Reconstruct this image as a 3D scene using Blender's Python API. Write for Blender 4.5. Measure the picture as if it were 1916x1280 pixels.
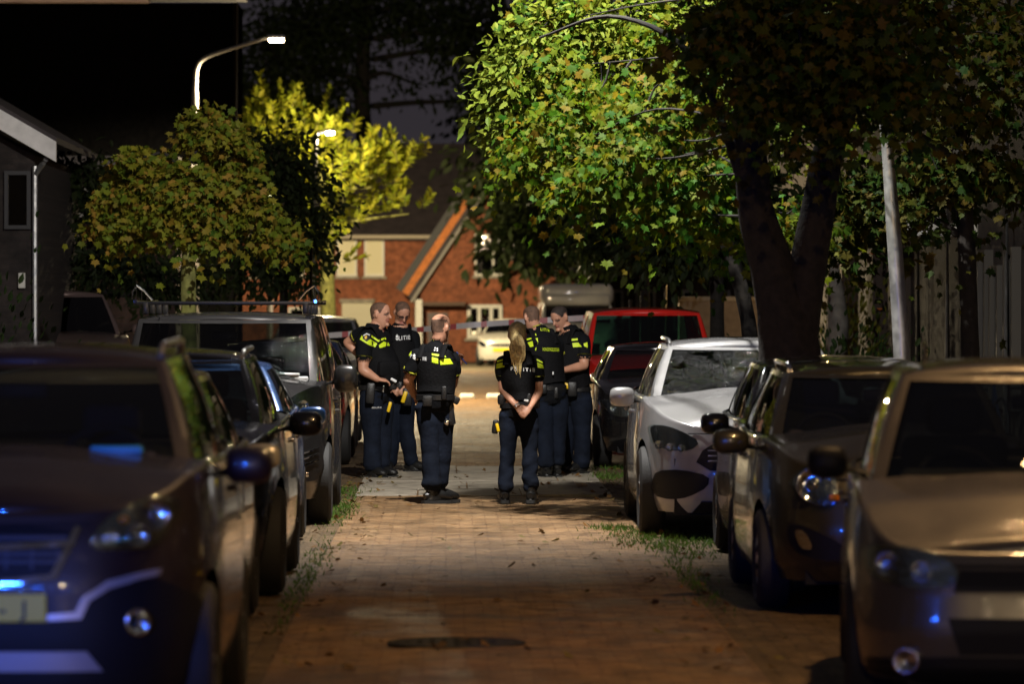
import bpy, bmesh, math, random
import numpy as np
from mathutils import Vector, Matrix
from mathutils.kdtree import KDTree
from mathutils.bvhtree import BVHTree
for o in list(bpy.data.objects): bpy.data.objects.remove(o)
SC = bpy.context.scene
COL = SC.collection
PI = math.pi
# ------------------------------------------------------------------ camera
FPX, VPX, HOR, CAMZ = 8400.0, 840.0, 575.0, 1.80      # focal length in photo pixels, street vanishing point, horizon, eye height
cam_d = bpy.data.cameras.new('camera'); cam = bpy.data.objects.new('camera', cam_d); COL.objects.link(cam)
cam_d.sensor_width = 36.0; cam_d.lens = 36.0 * FPX / 1916.0
cam_d.clip_start = 0.5; cam_d.clip_end = 2000
cam.location = (0, 0, CAMZ)
cam.rotation_euler = (math.radians(90) - math.atan((640 - HOR) / FPX), 0, -math.atan((958 - VPX) / FPX))
cam_d.dof.use_dof = True; cam_d.dof.focus_distance = 42.5; cam_d.dof.aperture_fstop = 3.1; cam_d.dof.aperture_blades = 9
SC.camera = cam
# ------------------------------------------------------------------ night sky
wd = bpy.data.worlds.new('World'); SC.world = wd; wd.use_nodes = True
nt = wd.node_tree; bg = nt.nodes['Background']
sky = nt.nodes.new('ShaderNodeTexSky'); sky.sky_type = 'NISHITA'; sky.sun_disc = False
sky.sun_elevation = math.radians(-4); sky.sun_rotation = math.radians(200); sky.air_density = 1.0; sky.dust_density = 2.0
mx = nt.nodes.new('ShaderNodeMix'); mx.data_type = 'RGBA'; mx.blend_type = 'ADD'
mx.inputs[0].default_value = 0.25
mx.inputs[6].default_value = (0.40, 0.345, 0.41, 1)     # city glow on low cloud
nt.links.new(sky.outputs[0], mx.inputs[7]); nt.links.new(mx.outputs[2], bg.inputs[0])
bg.inputs[1].default_value = 0.07
# ------------------------------------------------------------------ view and render
SC.view_settings.view_transform = 'Standard'; SC.view_settings.look = 'None'
SC.view_settings.exposure = 0.0; SC.view_settings.gamma = 1.0; SC.view_settings.use_curve_mapping = False
SC.render.engine = 'CYCLES'
SC.cycles.use_denoising = True
SC.cycles.max_bounces = 6; SC.cycles.transparent_max_bounces = 16; SC.cycles.sample_clamp_indirect = 3.0
SC.cycles.caustics_reflective = False; SC.cycles.caustics_refractive = False
# light of the lamps (each light object is made in its lamp's builder)
P_NEAR, P_MID, P_FAR, P_TREE, P_CROSS, P_BLUE = 800.0, 5400.0, 11500.0, 1100.0, 12500.0, 650.0
C_NEAR, C_MID, C_FAR = (1.0, 0.60, 0.26), (1.0, 0.96, 0.90), (1.0, 0.80, 0.48)
# ------------------------------------------------------------------ helpers
rng = np.random.default_rng(7); random.seed(7)
def S(d): return FPX / d                                   # pixels per metre at distance d
def PX(px, py, d): return Vector(((px - VPX) * d / FPX, d, CAMZ - (py - HOR) * d / FPX))
def tag(o, label, cat, group=None):
    o['label'] = label; o['category'] = cat
    if group: o['group'] = group
    return o
def struct(o): o['kind'] = 'structure'; return o
def empty(name, loc=(0, 0, 0), rz=0.0, parent=None):
    o = bpy.data.objects.new(name, None); COL.objects.link(o); o.location = loc; o.rotation_euler = (0, 0, rz)
    o.empty_display_size = 0.2
    if parent: o.parent = parent
    return o
def link(name, me, parent=None, loc=None):
    o = bpy.data.objects.new(name, me); COL.objects.link(o)
    if parent: o.parent = parent
    if loc is not None: o.location = loc
    return o
def mesh(name, V, F, mat, parent=None, smooth=True, mi=None, loc=None, auto=None):
    me = bpy.data.meshes.new(name)
    me.from_pydata([tuple(map(float, v)) for v in V], [], [tuple(map(int, f)) for f in F])
    for m in (mat if isinstance(mat, (list, tuple)) else [mat]): me.materials.append(m)
    if mi is not None: me.polygons.foreach_set('material_index', np.asarray(mi, dtype=np.int32))
    me.polygons.foreach_set('use_smooth', [smooth] * len(me.polygons))
    me.validate(); me.update()
    if smooth and auto is not None: me.set_sharp_from_angle(angle=math.radians(auto))
    return link(name, me, parent, loc)
def fast_mesh(name, V, F, mat, parent=None, smooth=False):      # F: (n,k) equal-size faces
    V = np.asarray(V, np.float32); F = np.asarray(F, np.int32); k = F.shape[1]
    me = bpy.data.meshes.new(name)
    me.vertices.add(len(V)); me.vertices.foreach_set('co', V.ravel())
    me.loops.add(F.size); me.loops.foreach_set('vertex_index', F.ravel())
    me.polygons.add(len(F)); me.polygons.foreach_set('loop_start', np.arange(0, F.size, k, dtype=np.int32))
    me.polygons.foreach_set('loop_total', np.full(len(F), k, np.int32))
    me.polygons.foreach_set('use_smooth', np.full(len(F), smooth))
    me.materials.append(mat); me.update(); me.validate()
    return link(name, me, parent)
def grid_faces(nu, nv, off=0, flip=False, wrap=False):
    F = []
    for i in range(nu - 1):
        for j in range(nv - (0 if wrap else 1)):
            j2 = (j + 1) % nv
            a, b, c, d = off + i * nv + j, off + i * nv + j2, off + (i + 1) * nv + j2, off + (i + 1) * nv + j
            F.append((a, d, c, b) if flip else (a, b, c, d))
    return F
class MB:                                                   # collects shapes into one mesh
    def __init__(s): s.V, s.F = [], []
    def add(s, V, F):
        o = len(s.V); s.V += [tuple(v) for v in V]; s.F += [tuple(i + o for i in f) for f in F]; return s
    def box(s, c, d, rz=0.0, M=None):
        x, y, z = d[0] / 2, d[1] / 2, d[2] / 2
        V = [Vector(p) for p in ((-x, -y, -z), (x, -y, -z), (x, y, -z), (-x, y, -z), (-x, -y, z), (x, -y, z), (x, y, z), (-x, y, z))]
        R = M if M is not None else Matrix.Rotation(rz, 3, 'Z')
        V = [R @ v + Vector(c) for v in V]
        return s.add(V, [(0, 3, 2, 1), (4, 5, 6, 7), (0, 1, 5, 4), (1, 2, 6, 5), (2, 3, 7, 6), (3, 0, 4, 7)])
    def bounds(s, a, b): return s.box([(a[i] + b[i]) / 2 for i in range(3)], [abs(b[i] - a[i]) for i in range(3)])
    def tube(s, pts, rad, n=10, cap=True):
        V, F = tube_geo(pts, rad, n, cap); return s.add(V, F)
    def rbox(s, c, d, r=0.02, rz=0.0, seg=2, M=None):
        bm = bmesh.new(); bmesh.ops.create_cube(bm, size=1.0)
        for v in bm.verts: v.co = Vector((v.co.x * d[0], v.co.y * d[1], v.co.z * d[2]))
        bmesh.ops.bevel(bm, geom=list(bm.edges), offset=min(r, min(d) * 0.49), segments=seg, affect='EDGES', profile=0.5)
        R = M if M is not None else Matrix.Rotation(rz, 3, 'Z')
        bm.verts.index_update()
        V = [R @ v.co + Vector(c) for v in bm.verts]; F = [[v.index for v in f.verts] for f in bm.faces]; bm.free()
        return s.add(V, F)
    def build(s, name, mat, parent=None, smooth=False, auto=35, loc=None): return mesh(name, s.V, s.F, mat, parent, smooth, auto=auto, loc=loc)
def frame(t, up=None):
    t = Vector(t).normalized(); u = Vector(up) if up is not None else (Vector((0, 0, 1)) if abs(t.z) < 0.9 else Vector((1, 0, 0)))
    a = t.cross(u).normalized(); b = a.cross(t).normalized(); return a, b
def tube_geo(pts, rad, n=10, cap=True, lat=None):
    """loft of ellipses along a path; rad: scalar, per-point scalar or (a, b); lat: direction of the a axis"""
    pts = [Vector(p) for p in pts]; m = len(pts); V = []; pa = None
    for i, p in enumerate(pts):
        t = (pts[min(i + 1, m - 1)] - pts[max(i - 1, 0)])
        if t.length < 1e-9: t = Vector((0, 0, 1))
        t.normalize()
        if lat is not None:
            l = Vector(lat[i] if isinstance(lat, list) else lat); a = (l - t * l.dot(t)); a = a.normalized() if a.length > 1e-6 else frame(t)[0]; b = t.cross(a)
        elif pa is None: a, b = frame(t)
        else:
            a = pa - t * pa.dot(t); a = a.normalized() if a.length > 1e-6 else frame(t)[0]; b = t.cross(a)
        pa = a
        r = rad[i] if isinstance(rad, (list, tuple, np.ndarray)) else rad
        ra, rb = (r if isinstance(r, (tuple, list)) else (r, r))
        for k in range(n):
            th = 2 * PI * k / n; V.append(p + a * (ra * math.cos(th)) + b * (rb * math.sin(th)))
    F = grid_faces(m, n, wrap=True)
    if cap:
        F.append(tuple(range(n - 1, -1, -1))); F.append(tuple(range((m - 1) * n, m * n)))
    return V, F
def lathe(prof, n=24, axis='z'):
    V = []
    for r, z in prof:
        for k in range(n):
            t = 2 * PI * k / n
            V.append((r * math.cos(t), r * math.sin(t), z) if axis == 'z' else (z, r * math.cos(t), r * math.sin(t)))
    return V, grid_faces(len(prof), n, wrap=True)
def smooth_path(pts, k=4):
    pts = [np.array(p, float) for p in pts]; out = []
    P = [2 * pts[0] - pts[1]] + pts + [2 * pts[-1] - pts[-2]]
    for i in range(1, len(P) - 2):
        for j in range(k):
            t = j / k; a, b, c, d = P[i - 1], P[i], P[i + 1], P[i + 2]
            out.append(0.5 * ((2 * b) + (c - a) * t + (2 * a - 5 * b + 4 * c - d) * t * t + (3 * b - a - 3 * c + d) * t ** 3))
    out.append(pts[-1]); return out
def chaikin(poly, n=1):
    P = [np.array(p, float) for p in poly]
    for _ in range(n):
        Q = []
        for i in range(len(P)):
            a, b = P[i], P[(i + 1) % len(P)]; Q += [a * .78 + b * .22, a * .22 + b * .78]
        P = Q
    return P
# ------------------------------------------------------------------ materials
def pset(b, **k):
    names = {'color': 'Base Color', 'rough': 'Roughness', 'metal': 'Metallic', 'coat': 'Coat Weight', 'coatr': 'Coat Roughness', 'spec': 'Specular IOR Level', 'alpha': 'Alpha', 'sheen': 'Sheen Weight'}
    for kk, v in k.items():
        b.inputs[names[kk]].default_value = (*v, 1) if kk == 'color' else v
MATS = {}
def mat(name, color=(.5, .5, .5), var=0.0, nscale=8.0, bump=0.0, bscale=60.0, rvar=0.0, coord='Object', **k):
    """principled material with noise in the colour, roughness and relief"""
    if name in MATS: return MATS[name]
    m = bpy.data.materials.new(name); m.use_nodes = True; t = m.node_tree; N, Lk = t.nodes, t.links
    b = N['Principled BSDF']; pset(b, color=color, **k)
    tc = N.new('ShaderNodeTexCoord'); co = tc.outputs[coord]
    if var or rvar:
        n = N.new('ShaderNodeTexNoise'); n.inputs['Scale'].default_value = nscale; n.inputs['Detail'].default_value = 6; Lk.new(co, n.inputs['Vector'])
        if var:
            r = N.new('ShaderNodeValToRGB'); r.color_ramp.elements[0].position = .3; r.color_ramp.elements[1].position = .7
            r.color_ramp.elements[0].color = (*[c * (1 - var) for c in color], 1); r.color_ramp.elements[1].color = (*[min(1, c * (1 + var)) for c in color], 1)
            Lk.new(n.outputs[0], r.inputs[0]); Lk.new(r.outputs[0], b.inputs['Base Color'])
        if rvar:
            mr = N.new('ShaderNodeMapRange'); rr = k.get('rough', .5); mr.inputs[3].default_value = max(.02, rr - rvar); mr.inputs[4].default_value = min(1, rr + rvar)
            mr.inputs[1].default_value = .3; mr.inputs[2].default_value = .7
            Lk.new(n.outputs[0], mr.inputs[0]); Lk.new(mr.outputs[0], b.inputs['Roughness'])
    if bump:
        n2 = N.new('ShaderNodeTexNoise'); n2.inputs['Scale'].default_value = bscale; n2.inputs['Detail'].default_value = 4; Lk.new(co, n2.inputs['Vector'])
        bp = N.new('ShaderNodeBump'); bp.inputs['Strength'].default_value = bump; bp.inputs['Distance'].default_value = .01
        Lk.new(n2.outputs[0], bp.inputs['Height']); Lk.new(bp.outputs[0], b.inputs['Normal'])
    MATS[name] = m; return m
def droplets(m, scale=90.0, strength=0.35, cover=0.5):
    """rain beads as relief on a glossy surface"""
    t = m.node_tree; N, Lk = t.nodes, t.links; b = [n for n in N if n.type in ('BSDF_PRINCIPLED', 'BSDF_GLOSSY')][0]
    tc = N.new('ShaderNodeTexCoord'); v = N.new('ShaderNodeTexVoronoi'); v.inputs['Scale'].default_value = scale
    nz = N.new('ShaderNodeTexNoise'); nz.inputs['Scale'].default_value = 6; Lk.new(tc.outputs['Object'], nz.inputs[0])
    Lk.new(tc.outputs['Object'], v.inputs['Vector'])
    mr = N.new('ShaderNodeMapRange'); mr.inputs[1].default_value = .1; mr.inputs[2].default_value = .42; mr.inputs[3].default_value = 1; mr.inputs[4].default_value = 0
    Lk.new(v.outputs['Distance'], mr.inputs[0])
    m2 = N.new('ShaderNodeMapRange'); m2.inputs[1].default_value = cover; m2.inputs[2].default_value = cover + .08; Lk.new(nz.outputs[0], m2.inputs[0])
    mu = N.new('ShaderNodeMath'); mu.operation = 'MULTIPLY'; Lk.new(mr.outputs[0], mu.inputs[0]); Lk.new(m2.outputs[0], mu.inputs[1])
    bp = N.new('ShaderNodeBump'); bp.inputs['Strength'].default_value = strength; bp.inputs['Distance'].default_value = .006
    Lk.new(mu.outputs[0], bp.inputs['Height'])
    for n in N:
        if n.type in ('BSDF_PRINCIPLED', 'BSDF_GLOSSY'):
            Lk.new(bp.outputs[0], n.inputs['Coat Normal' if (n.type == 'BSDF_PRINCIPLED' and n.inputs['Coat Weight'].default_value > 0) else 'Normal'])
    return m
def paint(name, color, metal=0.0, rough=0.35, wet=True):
    if name in MATS: return MATS[name]
    m = mat(name, color, var=.06, nscale=3, rough=rough, metal=metal, coat=1.0, coatr=.04, rvar=.06)
    return droplets(m, 70, .22, .45) if wet else m
def glass(name, tint=0.25, rough=0.01, wet=0.0, refl=1.0):
    if name in MATS: return MATS[name]
    m = bpy.data.materials.new(name); m.use_nodes = True; t = m.node_tree; N, Lk = t.nodes, t.links; N.remove(N['Principled BSDF'])
    tr = N.new('ShaderNodeBsdfTransparent'); c = tint if isinstance(tint, tuple) else (tint * .9, tint, tint); tr.inputs[0].default_value = (*c, 1)
    gl = N.new('ShaderNodeBsdfGlossy'); gl.inputs['Roughness'].default_value = rough; gl.inputs[0].default_value = (refl, refl, refl, 1)
    ge = N.new('ShaderNodeNewGeometry'); dt = N.new('ShaderNodeVectorMath'); dt.operation = 'DOT_PRODUCT'; Lk.new(ge.outputs['Normal'], dt.inputs[0]); Lk.new(ge.outputs['Incoming'], dt.inputs[1])
    def mth(op, a, b=None):
        q = N.new('ShaderNodeMath'); q.operation = op
        for i, v in enumerate((a, b)):
            if v is None: continue
            if isinstance(v, (int, float)): q.inputs[i].default_value = v
            else: Lk.new(v, q.inputs[i])
        return q.outputs[0]
    fr = mth('ADD', mth('MULTIPLY', mth('POWER', mth('SUBTRACT', 1.0, mth('ABSOLUTE', dt.outputs['Value'])), 5.0), .92), .06)     # Schlick, either side
    mxs = N.new('ShaderNodeMixShader'); Lk.new(fr, mxs.inputs[0]); Lk.new(tr.outputs[0], mxs.inputs[1]); Lk.new(gl.outputs[0], mxs.inputs[2])
    Lk.new(mxs.outputs[0], N['Material Output'].inputs[0])
    MATS[name] = m
    if wet: droplets(m, 60 if wet < .9 else 150, wet, .38)
    if wet >= .9:      # beads scatter lamp light
        mu = [n for n in N if n.type == 'MATH' and n.operation == 'MULTIPLY'][-1]; df = N.new('ShaderNodeBsdfDiffuse'); df.inputs[0].default_value = (.85, .88, .9, 1)
        m4 = N.new('ShaderNodeMath'); m4.operation = 'MULTIPLY'; m4.inputs[1].default_value = .14; Lk.new(mu.outputs[0], m4.inputs[0]); m5 = N.new('ShaderNodeMixShader'); Lk.new(m4.outputs[0], m5.inputs[0]); Lk.new(mxs.outputs[0], m5.inputs[1]); Lk.new(df.outputs[0], m5.inputs[2]); Lk.new(m5.outputs[0], N['Material Output'].inputs[0])
    return m
def emit(name, color, strength):
    m = bpy.data.materials.new(name); m.use_nodes = True; b = m.node_tree.nodes['Principled BSDF']
    pset(b, color=(.8, .8, .8)); b.inputs['Emission Color'].default_value = (*color, 1); b.inputs['Emission Strength'].default_value = strength
    return m
def leaf_mat(name, stops, trans=0.35, per='island', rough=.6):
    m = bpy.data.materials.new(name); m.use_nodes = True; t = m.node_tree; N, Lk = t.nodes, t.links
    b = N['Principled BSDF']; b.inputs['Roughness'].default_value = rough; b.inputs['Specular IOR Level'].default_value = .15
    if per == 'island': g = N.new('ShaderNodeNewGeometry'); fac = g.outputs['Random Per Island']
    else: g = N.new('ShaderNodeObjectInfo'); fac = g.outputs['Random']
    r = N.new('ShaderNodeValToRGB'); e = r.color_ramp.elements
    e[0].position = 0; e[0].color = (*stops[0], 1); e[1].position = 1; e[1].color = (*stops[-1], 1)
    for i, s in enumerate(stops[1:-1]): x = e.new((i + 1) / (len(stops) - 1)); x.color = (*s, 1)
    Lk.new(fac, r.inputs[0])
    tc = N.new('ShaderNodeTexCoord'); nz = N.new('ShaderNodeTexNoise'); nz.inputs['Scale'].default_value = 30; Lk.new(tc.outputs['Object'], nz.inputs[0])
    hs = N.new('ShaderNodeHueSaturation'); mr = N.new('ShaderNodeMapRange'); mr.inputs[3].default_value = .7; mr.inputs[4].default_value = 1.3
    Lk.new(nz.outputs[0], mr.inputs[0]); Lk.new(mr.outputs[0], hs.inputs['Value']); Lk.new(r.outputs[0], hs.inputs['Color']); Lk.new(hs.outputs[0], b.inputs['Base Color'])
    tl = N.new('ShaderNodeBsdfTranslucent'); Lk.new(hs.outputs[0], tl.inputs[0])
    ms = N.new('ShaderNodeMixShader'); ms.inputs[0].default_value = trans
    Lk.new(b.outputs[0], ms.inputs[1]); Lk.new(tl.outputs[0], ms.inputs[2]); Lk.new(ms.outputs[0], N['Material Output'].inputs[0])
    return m
M_BLACKPL = mat('black_plastic', (.010, .010, .011), spec=.2, rough=.5, bump=.15, bscale=300)
M_RUBBER = mat('tyre_rubber', (.012, .012, .012), rough=.75, bump=.3, bscale=80)
M_CHROME = mat('chrome', (.75, .76, .78), metal=1.0, rough=.12, rvar=.08)
M_ALU = mat('alloy', (.55, .55, .56), metal=1.0, rough=.3)
M_INT = mat('car_interior', (.015, .015, .017), rough=.8, bump=.2, bscale=200)
M_SEAT = mat('seat_cloth', (.022, .022, .026), rough=.9, bump=.4, bscale=250)
M_UNDER = mat('underbody_dark', (.006, .006, .006), rough=.9)
M_GLASS = glass('car_glass', .42)
M_GLASSW = glass('car_glass_wet', .42, wet=.25)
M_GLASSF = glass('far_car_glass', .1)
M_LENS = glass('lamp_lens', .82, rough=.02)
M_REFL = mat('lamp_reflector', (.62, .63, .65), metal=1.0, rough=.16, bump=.6, bscale=45)
M_LAMPDARK = mat('lamp_housing', (.13, .13, .14), metal=.9, rough=.2, bump=.4, bscale=40)
M_AMBER = mat('amber_plastic', (.75, .22, .01), rough=.2)
M_REDL = mat('red_lens', (.45, .01, .008), rough=.15)
M_YPLATE = mat('yellow_plate', (.75, .56, .0), rough=.45)
M_INK = mat('black_ink', (.01, .01, .01), rough=.6)
M_STEEL = mat('galvanised_steel', (.42, .42, .41), metal=.7, rough=.45, var=.15, nscale=12, rvar=.12)
# ------------------------------------------------------------------ cars
def sm_interp(x, xs, ys):
    return np.interp(x, xs, ys)
class Car:
    """body of plan outlines stacked upwards, cabin lofted from belt line to roof; local x across, y from nose (0) to tail (L), z up"""
    D = dict(L=4.2, W=1.78, H=1.5, clear=.2, nf=4.2, nr=5.0, zf=.78, ycowl=1.0, zcowl=.98, zbelt=1.0, zrear=1.02,
             prof=[(.15, .93, .07, .06), (.32, .985, .01, .01), (.55, 1.0, .0, .0), (.75, .99, .035, .03), (.95, .965, .14, .07), (1.2, .93, .3, .12)],
             ws0=.98, ws1=1.75, rr1=3.5, rr0=3.98, wbA=.74, wb=.80, wbD=.70, wr=.60, wrD=.54, bow=.22, bowr=.16, crown=.05, hoodcrown=.05,
             wheel=(.82, 3.3), wr_=.315, tw=.2, paintm=None, glassm=None, blackpillars=False, panel=False, trunk=None, far=False, dome=.0)
    def __init__(s, name, label, cat, X, Y, rz=0.0, group=None, **k):
        p = dict(s.D); p.update(k); s.__dict__.update(p)
        s.root = tag(empty(name), label, cat, group)
        s.hw = s.W / 2
        s.M = Matrix.Translation((X, Y, 0)) @ Matrix.Rotation(rz, 4, 'Z') @ Matrix.Translation((0, 0, 0))
        s.root.location = (X, Y, 0); s.root.rotation_euler = (0, 0, rz)
        s.hull(); s.cabin()
        if not s.far: s.seams()
    # --- surface of the lower body
    def at(s, z):
        P = s.prof; zs = [q[0] for q in P]
        return [float(np.interp(z, zs, [q[i] for q in P])) for i in (1, 2, 3)]
    def fy(s, x, z, rear=False):
        w, a, b = s.at(z); w *= s.hw; y0, y1 = a, s.L - b; yc, hl = (y0 + y1) / 2, (y1 - y0) / 2
        n = s.nr if rear else s.nf; q = max(0.0, 1 - min(.9999, abs(x) / w) ** n) ** (1 / n)
        return yc + hl * q if rear else yc - hl * q
    def outline(s, z, N):
        w, a, b = s.at(z); w *= s.hw; y0, y1 = a, s.L - b; yc, hl = (y0 + y1) / 2, (y1 - y0) / 2
        ph = np.linspace(-PI / 2, PI / 2, 1600); n = np.where(ph < 0, s.nf, s.nr)
        x = w * np.abs(np.cos(ph)) ** (2 / n); y = yc + hl * np.sign(ph) * np.abs(np.sin(ph)) ** (2 / n)
        return x, y
    def resamp(s, z):
        x, y = s.outline(z, 0); return np.interp(s.par, s.arc0, x), np.interp(s.par, s.arc0, y)
    def ztop(s, y):
        return np.interp(y, [0, .12, s.ycowl * .5, s.ycowl, s.L * .55, s.L], [s.zf - .02, s.zf + .02, (s.zf + s.zcowl) / 2 + .035, s.zcowl, s.zbelt, s.zrear])
    def hull(s):
        x, y = s.outline(.55, 0); arc = np.concatenate([[0], np.cumsum(np.hypot(np.diff(x), np.diff(y)))]); s.arc0 = arc / arc[-1]
        N = 44 if s.far else 110; s.par = np.linspace(0, 1, N); K = 8 if s.far else 16
        x0, y0 = s.resamp(.55); zt = s.ztop(y0); zb = np.full(N, s.clear)
        for yw in s.wheel:
            R = s.wr_ + .055; dy = y0 - yw; m = (np.abs(dy) < R) & (x0 > s.hw * .85)
            zb[m] = np.maximum(zb[m], s.wr_ + np.sqrt(R * R - dy[m] ** 2))
        V = np.zeros((K + 4, N, 3)); nz = (K + 4)
        for k in range(K):
            for i in range(N):
                z = zb[i] + (zt[i] - zb[i]) * k / (K - 1); V[k, i, 2] = z
        w_, a_, b_ = (np.interp(V[:K, :, 2], [q[0] for q in s.prof], [q[j] for q in s.prof]) for j in (1, 2, 3))
        xr, yr = x0 / s.hw / 1.0, (y0 - s.L / 2) / (s.L / 2)
        hl = (s.L - b_ - a_) / 2; yc = (s.L - b_ + a_) / 2
        V[:K, :, 0] = xr * w_ * s.hw; V[:K, :, 1] = yc + yr * hl
        top = V[K - 1]; tx = np.gradient(top[:, 0]); ty = np.gradient(top[:, 1]); l = np.hypot(tx, ty) + 1e-9; nx, ny = ty / l, -tx / l
        r = .035
        for j in range(1, 5):
            an = j / 4 * PI / 2; V[K - 1 + j, :, 0] = np.maximum(0, top[:, 0] - nx * r * (1 - math.cos(an))); V[K - 1 + j, :, 1] = top[:, 1] - ny * r * (1 - math.cos(an)); V[K - 1 + j, :, 2] = top[:, 2] + r * math.sin(an) * .8
        V[:, 0, 0] = 0; V[:, -1, 0] = 0
        A = V.reshape(-1, 3); B = A * [-1, 1, 1]
        F = grid_faces(nz, N) ; F2 = grid_faces(nz, N, off=len(A), flip=True)
        VV = [*A, *B]; FF = F + F2
        # bonnet and the tray under the cabin
        ring = V[-1]; ns = 9 if s.far else 17; base = len(VV); tr = s.trunk
        def cap(sel, cr, dome):
            vv = []
            for i in sel:
                xi, yi, zi = ring[i]; cc = cr * min(1, xi / (s.hw * .6)) ** 2 if xi > 0 else 0
                for j in range(ns):
                    q = -1 + 2 * j / (ns - 1); ax = abs(q * xi) / s.hw
                    bl = dome * math.exp(-((ax - .0) / .42) ** 4) * min(1, xi / s.hw) * min(1, max(0, yi / .5))
                    vv.append((q * xi, yi, zi + cc * (1 - q * q) + bl))
            return vv, grid_faces(len(sel), ns)
        hood = [i for i in range(N) if ring[i, 1] <= s.ycowl + .12]
        vv, ff = cap(hood, s.hoodcrown, s.dome); VV += vv; FF += [tuple(q + base for q in f) for f in ff]
        tr0 = tr if tr is not None else s.L - .10
        deck = [i for i in range(N) if ring[i, 1] >= tr0 - .1]
        if len(deck) > 1:
            base = len(VV); vv, ff = cap(deck, .03, 0); VV += vv; FF += [tuple(q + base for q in f) for f in ff]
        s.body = mesh('body', VV, FF, s.paintm, s.root, True, auto=40)
        tray = [i for i in range(N) if s.ycowl + .05 <= ring[i, 1] <= tr0]
        vv, ff = cap(tray, .0, 0); vv = [(a, b, c - .015) for a, b, c in vv]
        mesh('interior_tray', vv, ff, M_INT, s.root, True)
        MB().bounds((-(s.hw - s.tw - .06), .16, s.clear - .02), (s.hw - s.tw - .06, s.L - .16, .62)).build('underbody', M_UNDER, s.root)
    # --- cabin
    def loop(s, q, lv):
        sg = -1 if q < 0 else 1; q = abs(q)
        if lv == 0: y0, yA, yD, y1, xA, xm, xD = s.ws0, s.ws0 + s.bow, s.rr0 - s.bowr, s.rr0, s.wbA, s.wb, s.wbD
        else: y0, yA, yD, y1, xA, xm, xD = s.ws1, s.ws1 + s.bow * .45, s.rr1 - s.bowr * .5, s.rr1, s.wr - .03, s.wr, s.wrD
        if q <= 1: x, y = xA * q, y0 + (yA - y0) * q * q
        elif q <= 2:
            u = q - 1; y = yA + (yD - yA) * u; x = xA * (1 - u) ** 2 + 2 * u * (1 - u) * (2 * xm - (xA + xD) / 2) + xD * u * u
        else:
            u = q - 2; x, y = xD * (1 - u), yD + (y1 - yD) * (1 - (1 - u) ** 2)
        if lv == 0: z = float(s.ztop(y)) + .015
        else: z = s.H - s.crown - (.03 * (abs(y - (s.ws1 + s.rr1) / 2) / ((s.rr1 - s.ws1) / 2)) ** 2)
        return np.array((sg * x, y, z))
    def cab(s, q, k, off=0.0):
        a, b = s.loop(q, 0), s.loop(q, 1); p = a + (b - a) * k; aq = abs(q); sg = -1 if q < 0 else 1
        f = max(0, min(1, (aq - .85) / .3)); g = max(0, min(1, (aq - 1.85) / .3))
        d = np.array((sg * (.25 * aq if aq < 1 else 1) * 1.0, 0, .0)) * f + np.array((0, -1, .55)) * (1 - f)
        d = d * (1 - g) + np.array((0, 1, .3)) * g; d = d / (np.linalg.norm(d) + 1e-9)
        bl = .035 * 4 * k * (1 - k) * .5
        return p + d * (bl + off)
    def patch(s, name, q0, q1, r0, r1, k0, k1, m, off=0.0, nq=10, nk=8, parent=None):
        V = []
        for i in range(nq + 1):
            for j in range(nk + 1):
                k = k0 + (k1 - k0) * j / nk; a = q0 + (q1 - q0) * i / nq; b = r0 + (r1 - r0) * i / nq
                V.append(s.cab(a + (b - a) * k, k, off))
        return V, grid_faces(nq + 1, nk + 1)
    def cabin(s):
        pm, gm = s.paintm, (s.glassm or (M_GLASSF if s.far else M_GLASS))
        bk = M_BLACKPL if s.blackpillars else pm
        def put(name, pieces, m):
            b = MB()
            for a in pieces: b.add(*s.patch(name, *a[:6], m, *a[6:]))
            return b.build(name, m, s.root, True, auto=40)
        ws = put('windscreen', [(-.93, .93, -.95, .95, .0, .95, -.004, 20, 10)], gm); s.ws = ws
        P = []
        for g in (1, -1):
            P += [(g * .92, g * 1.035, g * .94, g * 1.05, 0, 1, .004, 6, 10)]
        a = put('pillar', P[:1], pm); put('pillar', P[1:], pm)
        for g in (1, -1):
            put('roof_side', [(g * 1.03, g * 2.0, g * 1.04, g * 2.0, .92, 1.0, .004, 16, 2)], pm)
            put('side_window', [(g * 1.03, g * 1.42, g * 1.04, g * 1.42, .0, .93, -.004, 8, 6)], gm)
            put('pillar', [(g * 1.415, g * 1.47, g * 1.415, g * 1.47, 0, .95, .005, 2, 6)], M_BLACKPL if not s.panel else pm)
            if s.panel: put('side_panel', [(g * 1.46, g * 2.0, g * 1.46, g * 2.0, 0, .95, .004, 10, 6)], pm)
            else: put('side_window', [(g * 1.46, g * 1.88, g * 1.46, g * 1.84, .0, .93, -.004, 8, 6)], gm)
            put('pillar', [(g * 1.875, g * 2.16, g * 1.83, g * 2.12, 0, 1, .005, 8, 8)], pm)
        b = MB(); b.add(*s.patch('', -2.15, -3.0, -2.11, -3.0, .05, .93, gm, -.004, 10, 6)); b.add(*s.patch('', 3.0, 2.15, 3.0, 2.11, .05, .93, gm, -.004, 10, 6)); b.build('rear_window', gm, s.root, True)
        qs = [*np.linspace(0, 1, 14), *np.linspace(1.03, 1.97, 20), *np.linspace(2, 3, 10)]
        V = []; ns = 17
        for q in qs:
            x, y, z = s.loop(q, 1)
            for j in range(ns):
                t = -1 + 2 * j / (ns - 1); c = s.crown * (1 - abs(t) ** 2.4) * min(1, (x / (s.wr * .75)) ** .7 if x > 0 else 0)
                V.append((t * x, y, z + c + .003))
        s.roof = mesh('roof', V, grid_faces(len(qs), ns), pm, s.root, True)
        # top edge strip over the windscreen
        put('windscreen_header', [(-.95, .95, -.95, .95, .94, 1.0, .003, 16, 2)], pm if not s.blackpillars else M_BLACKPL)
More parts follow.
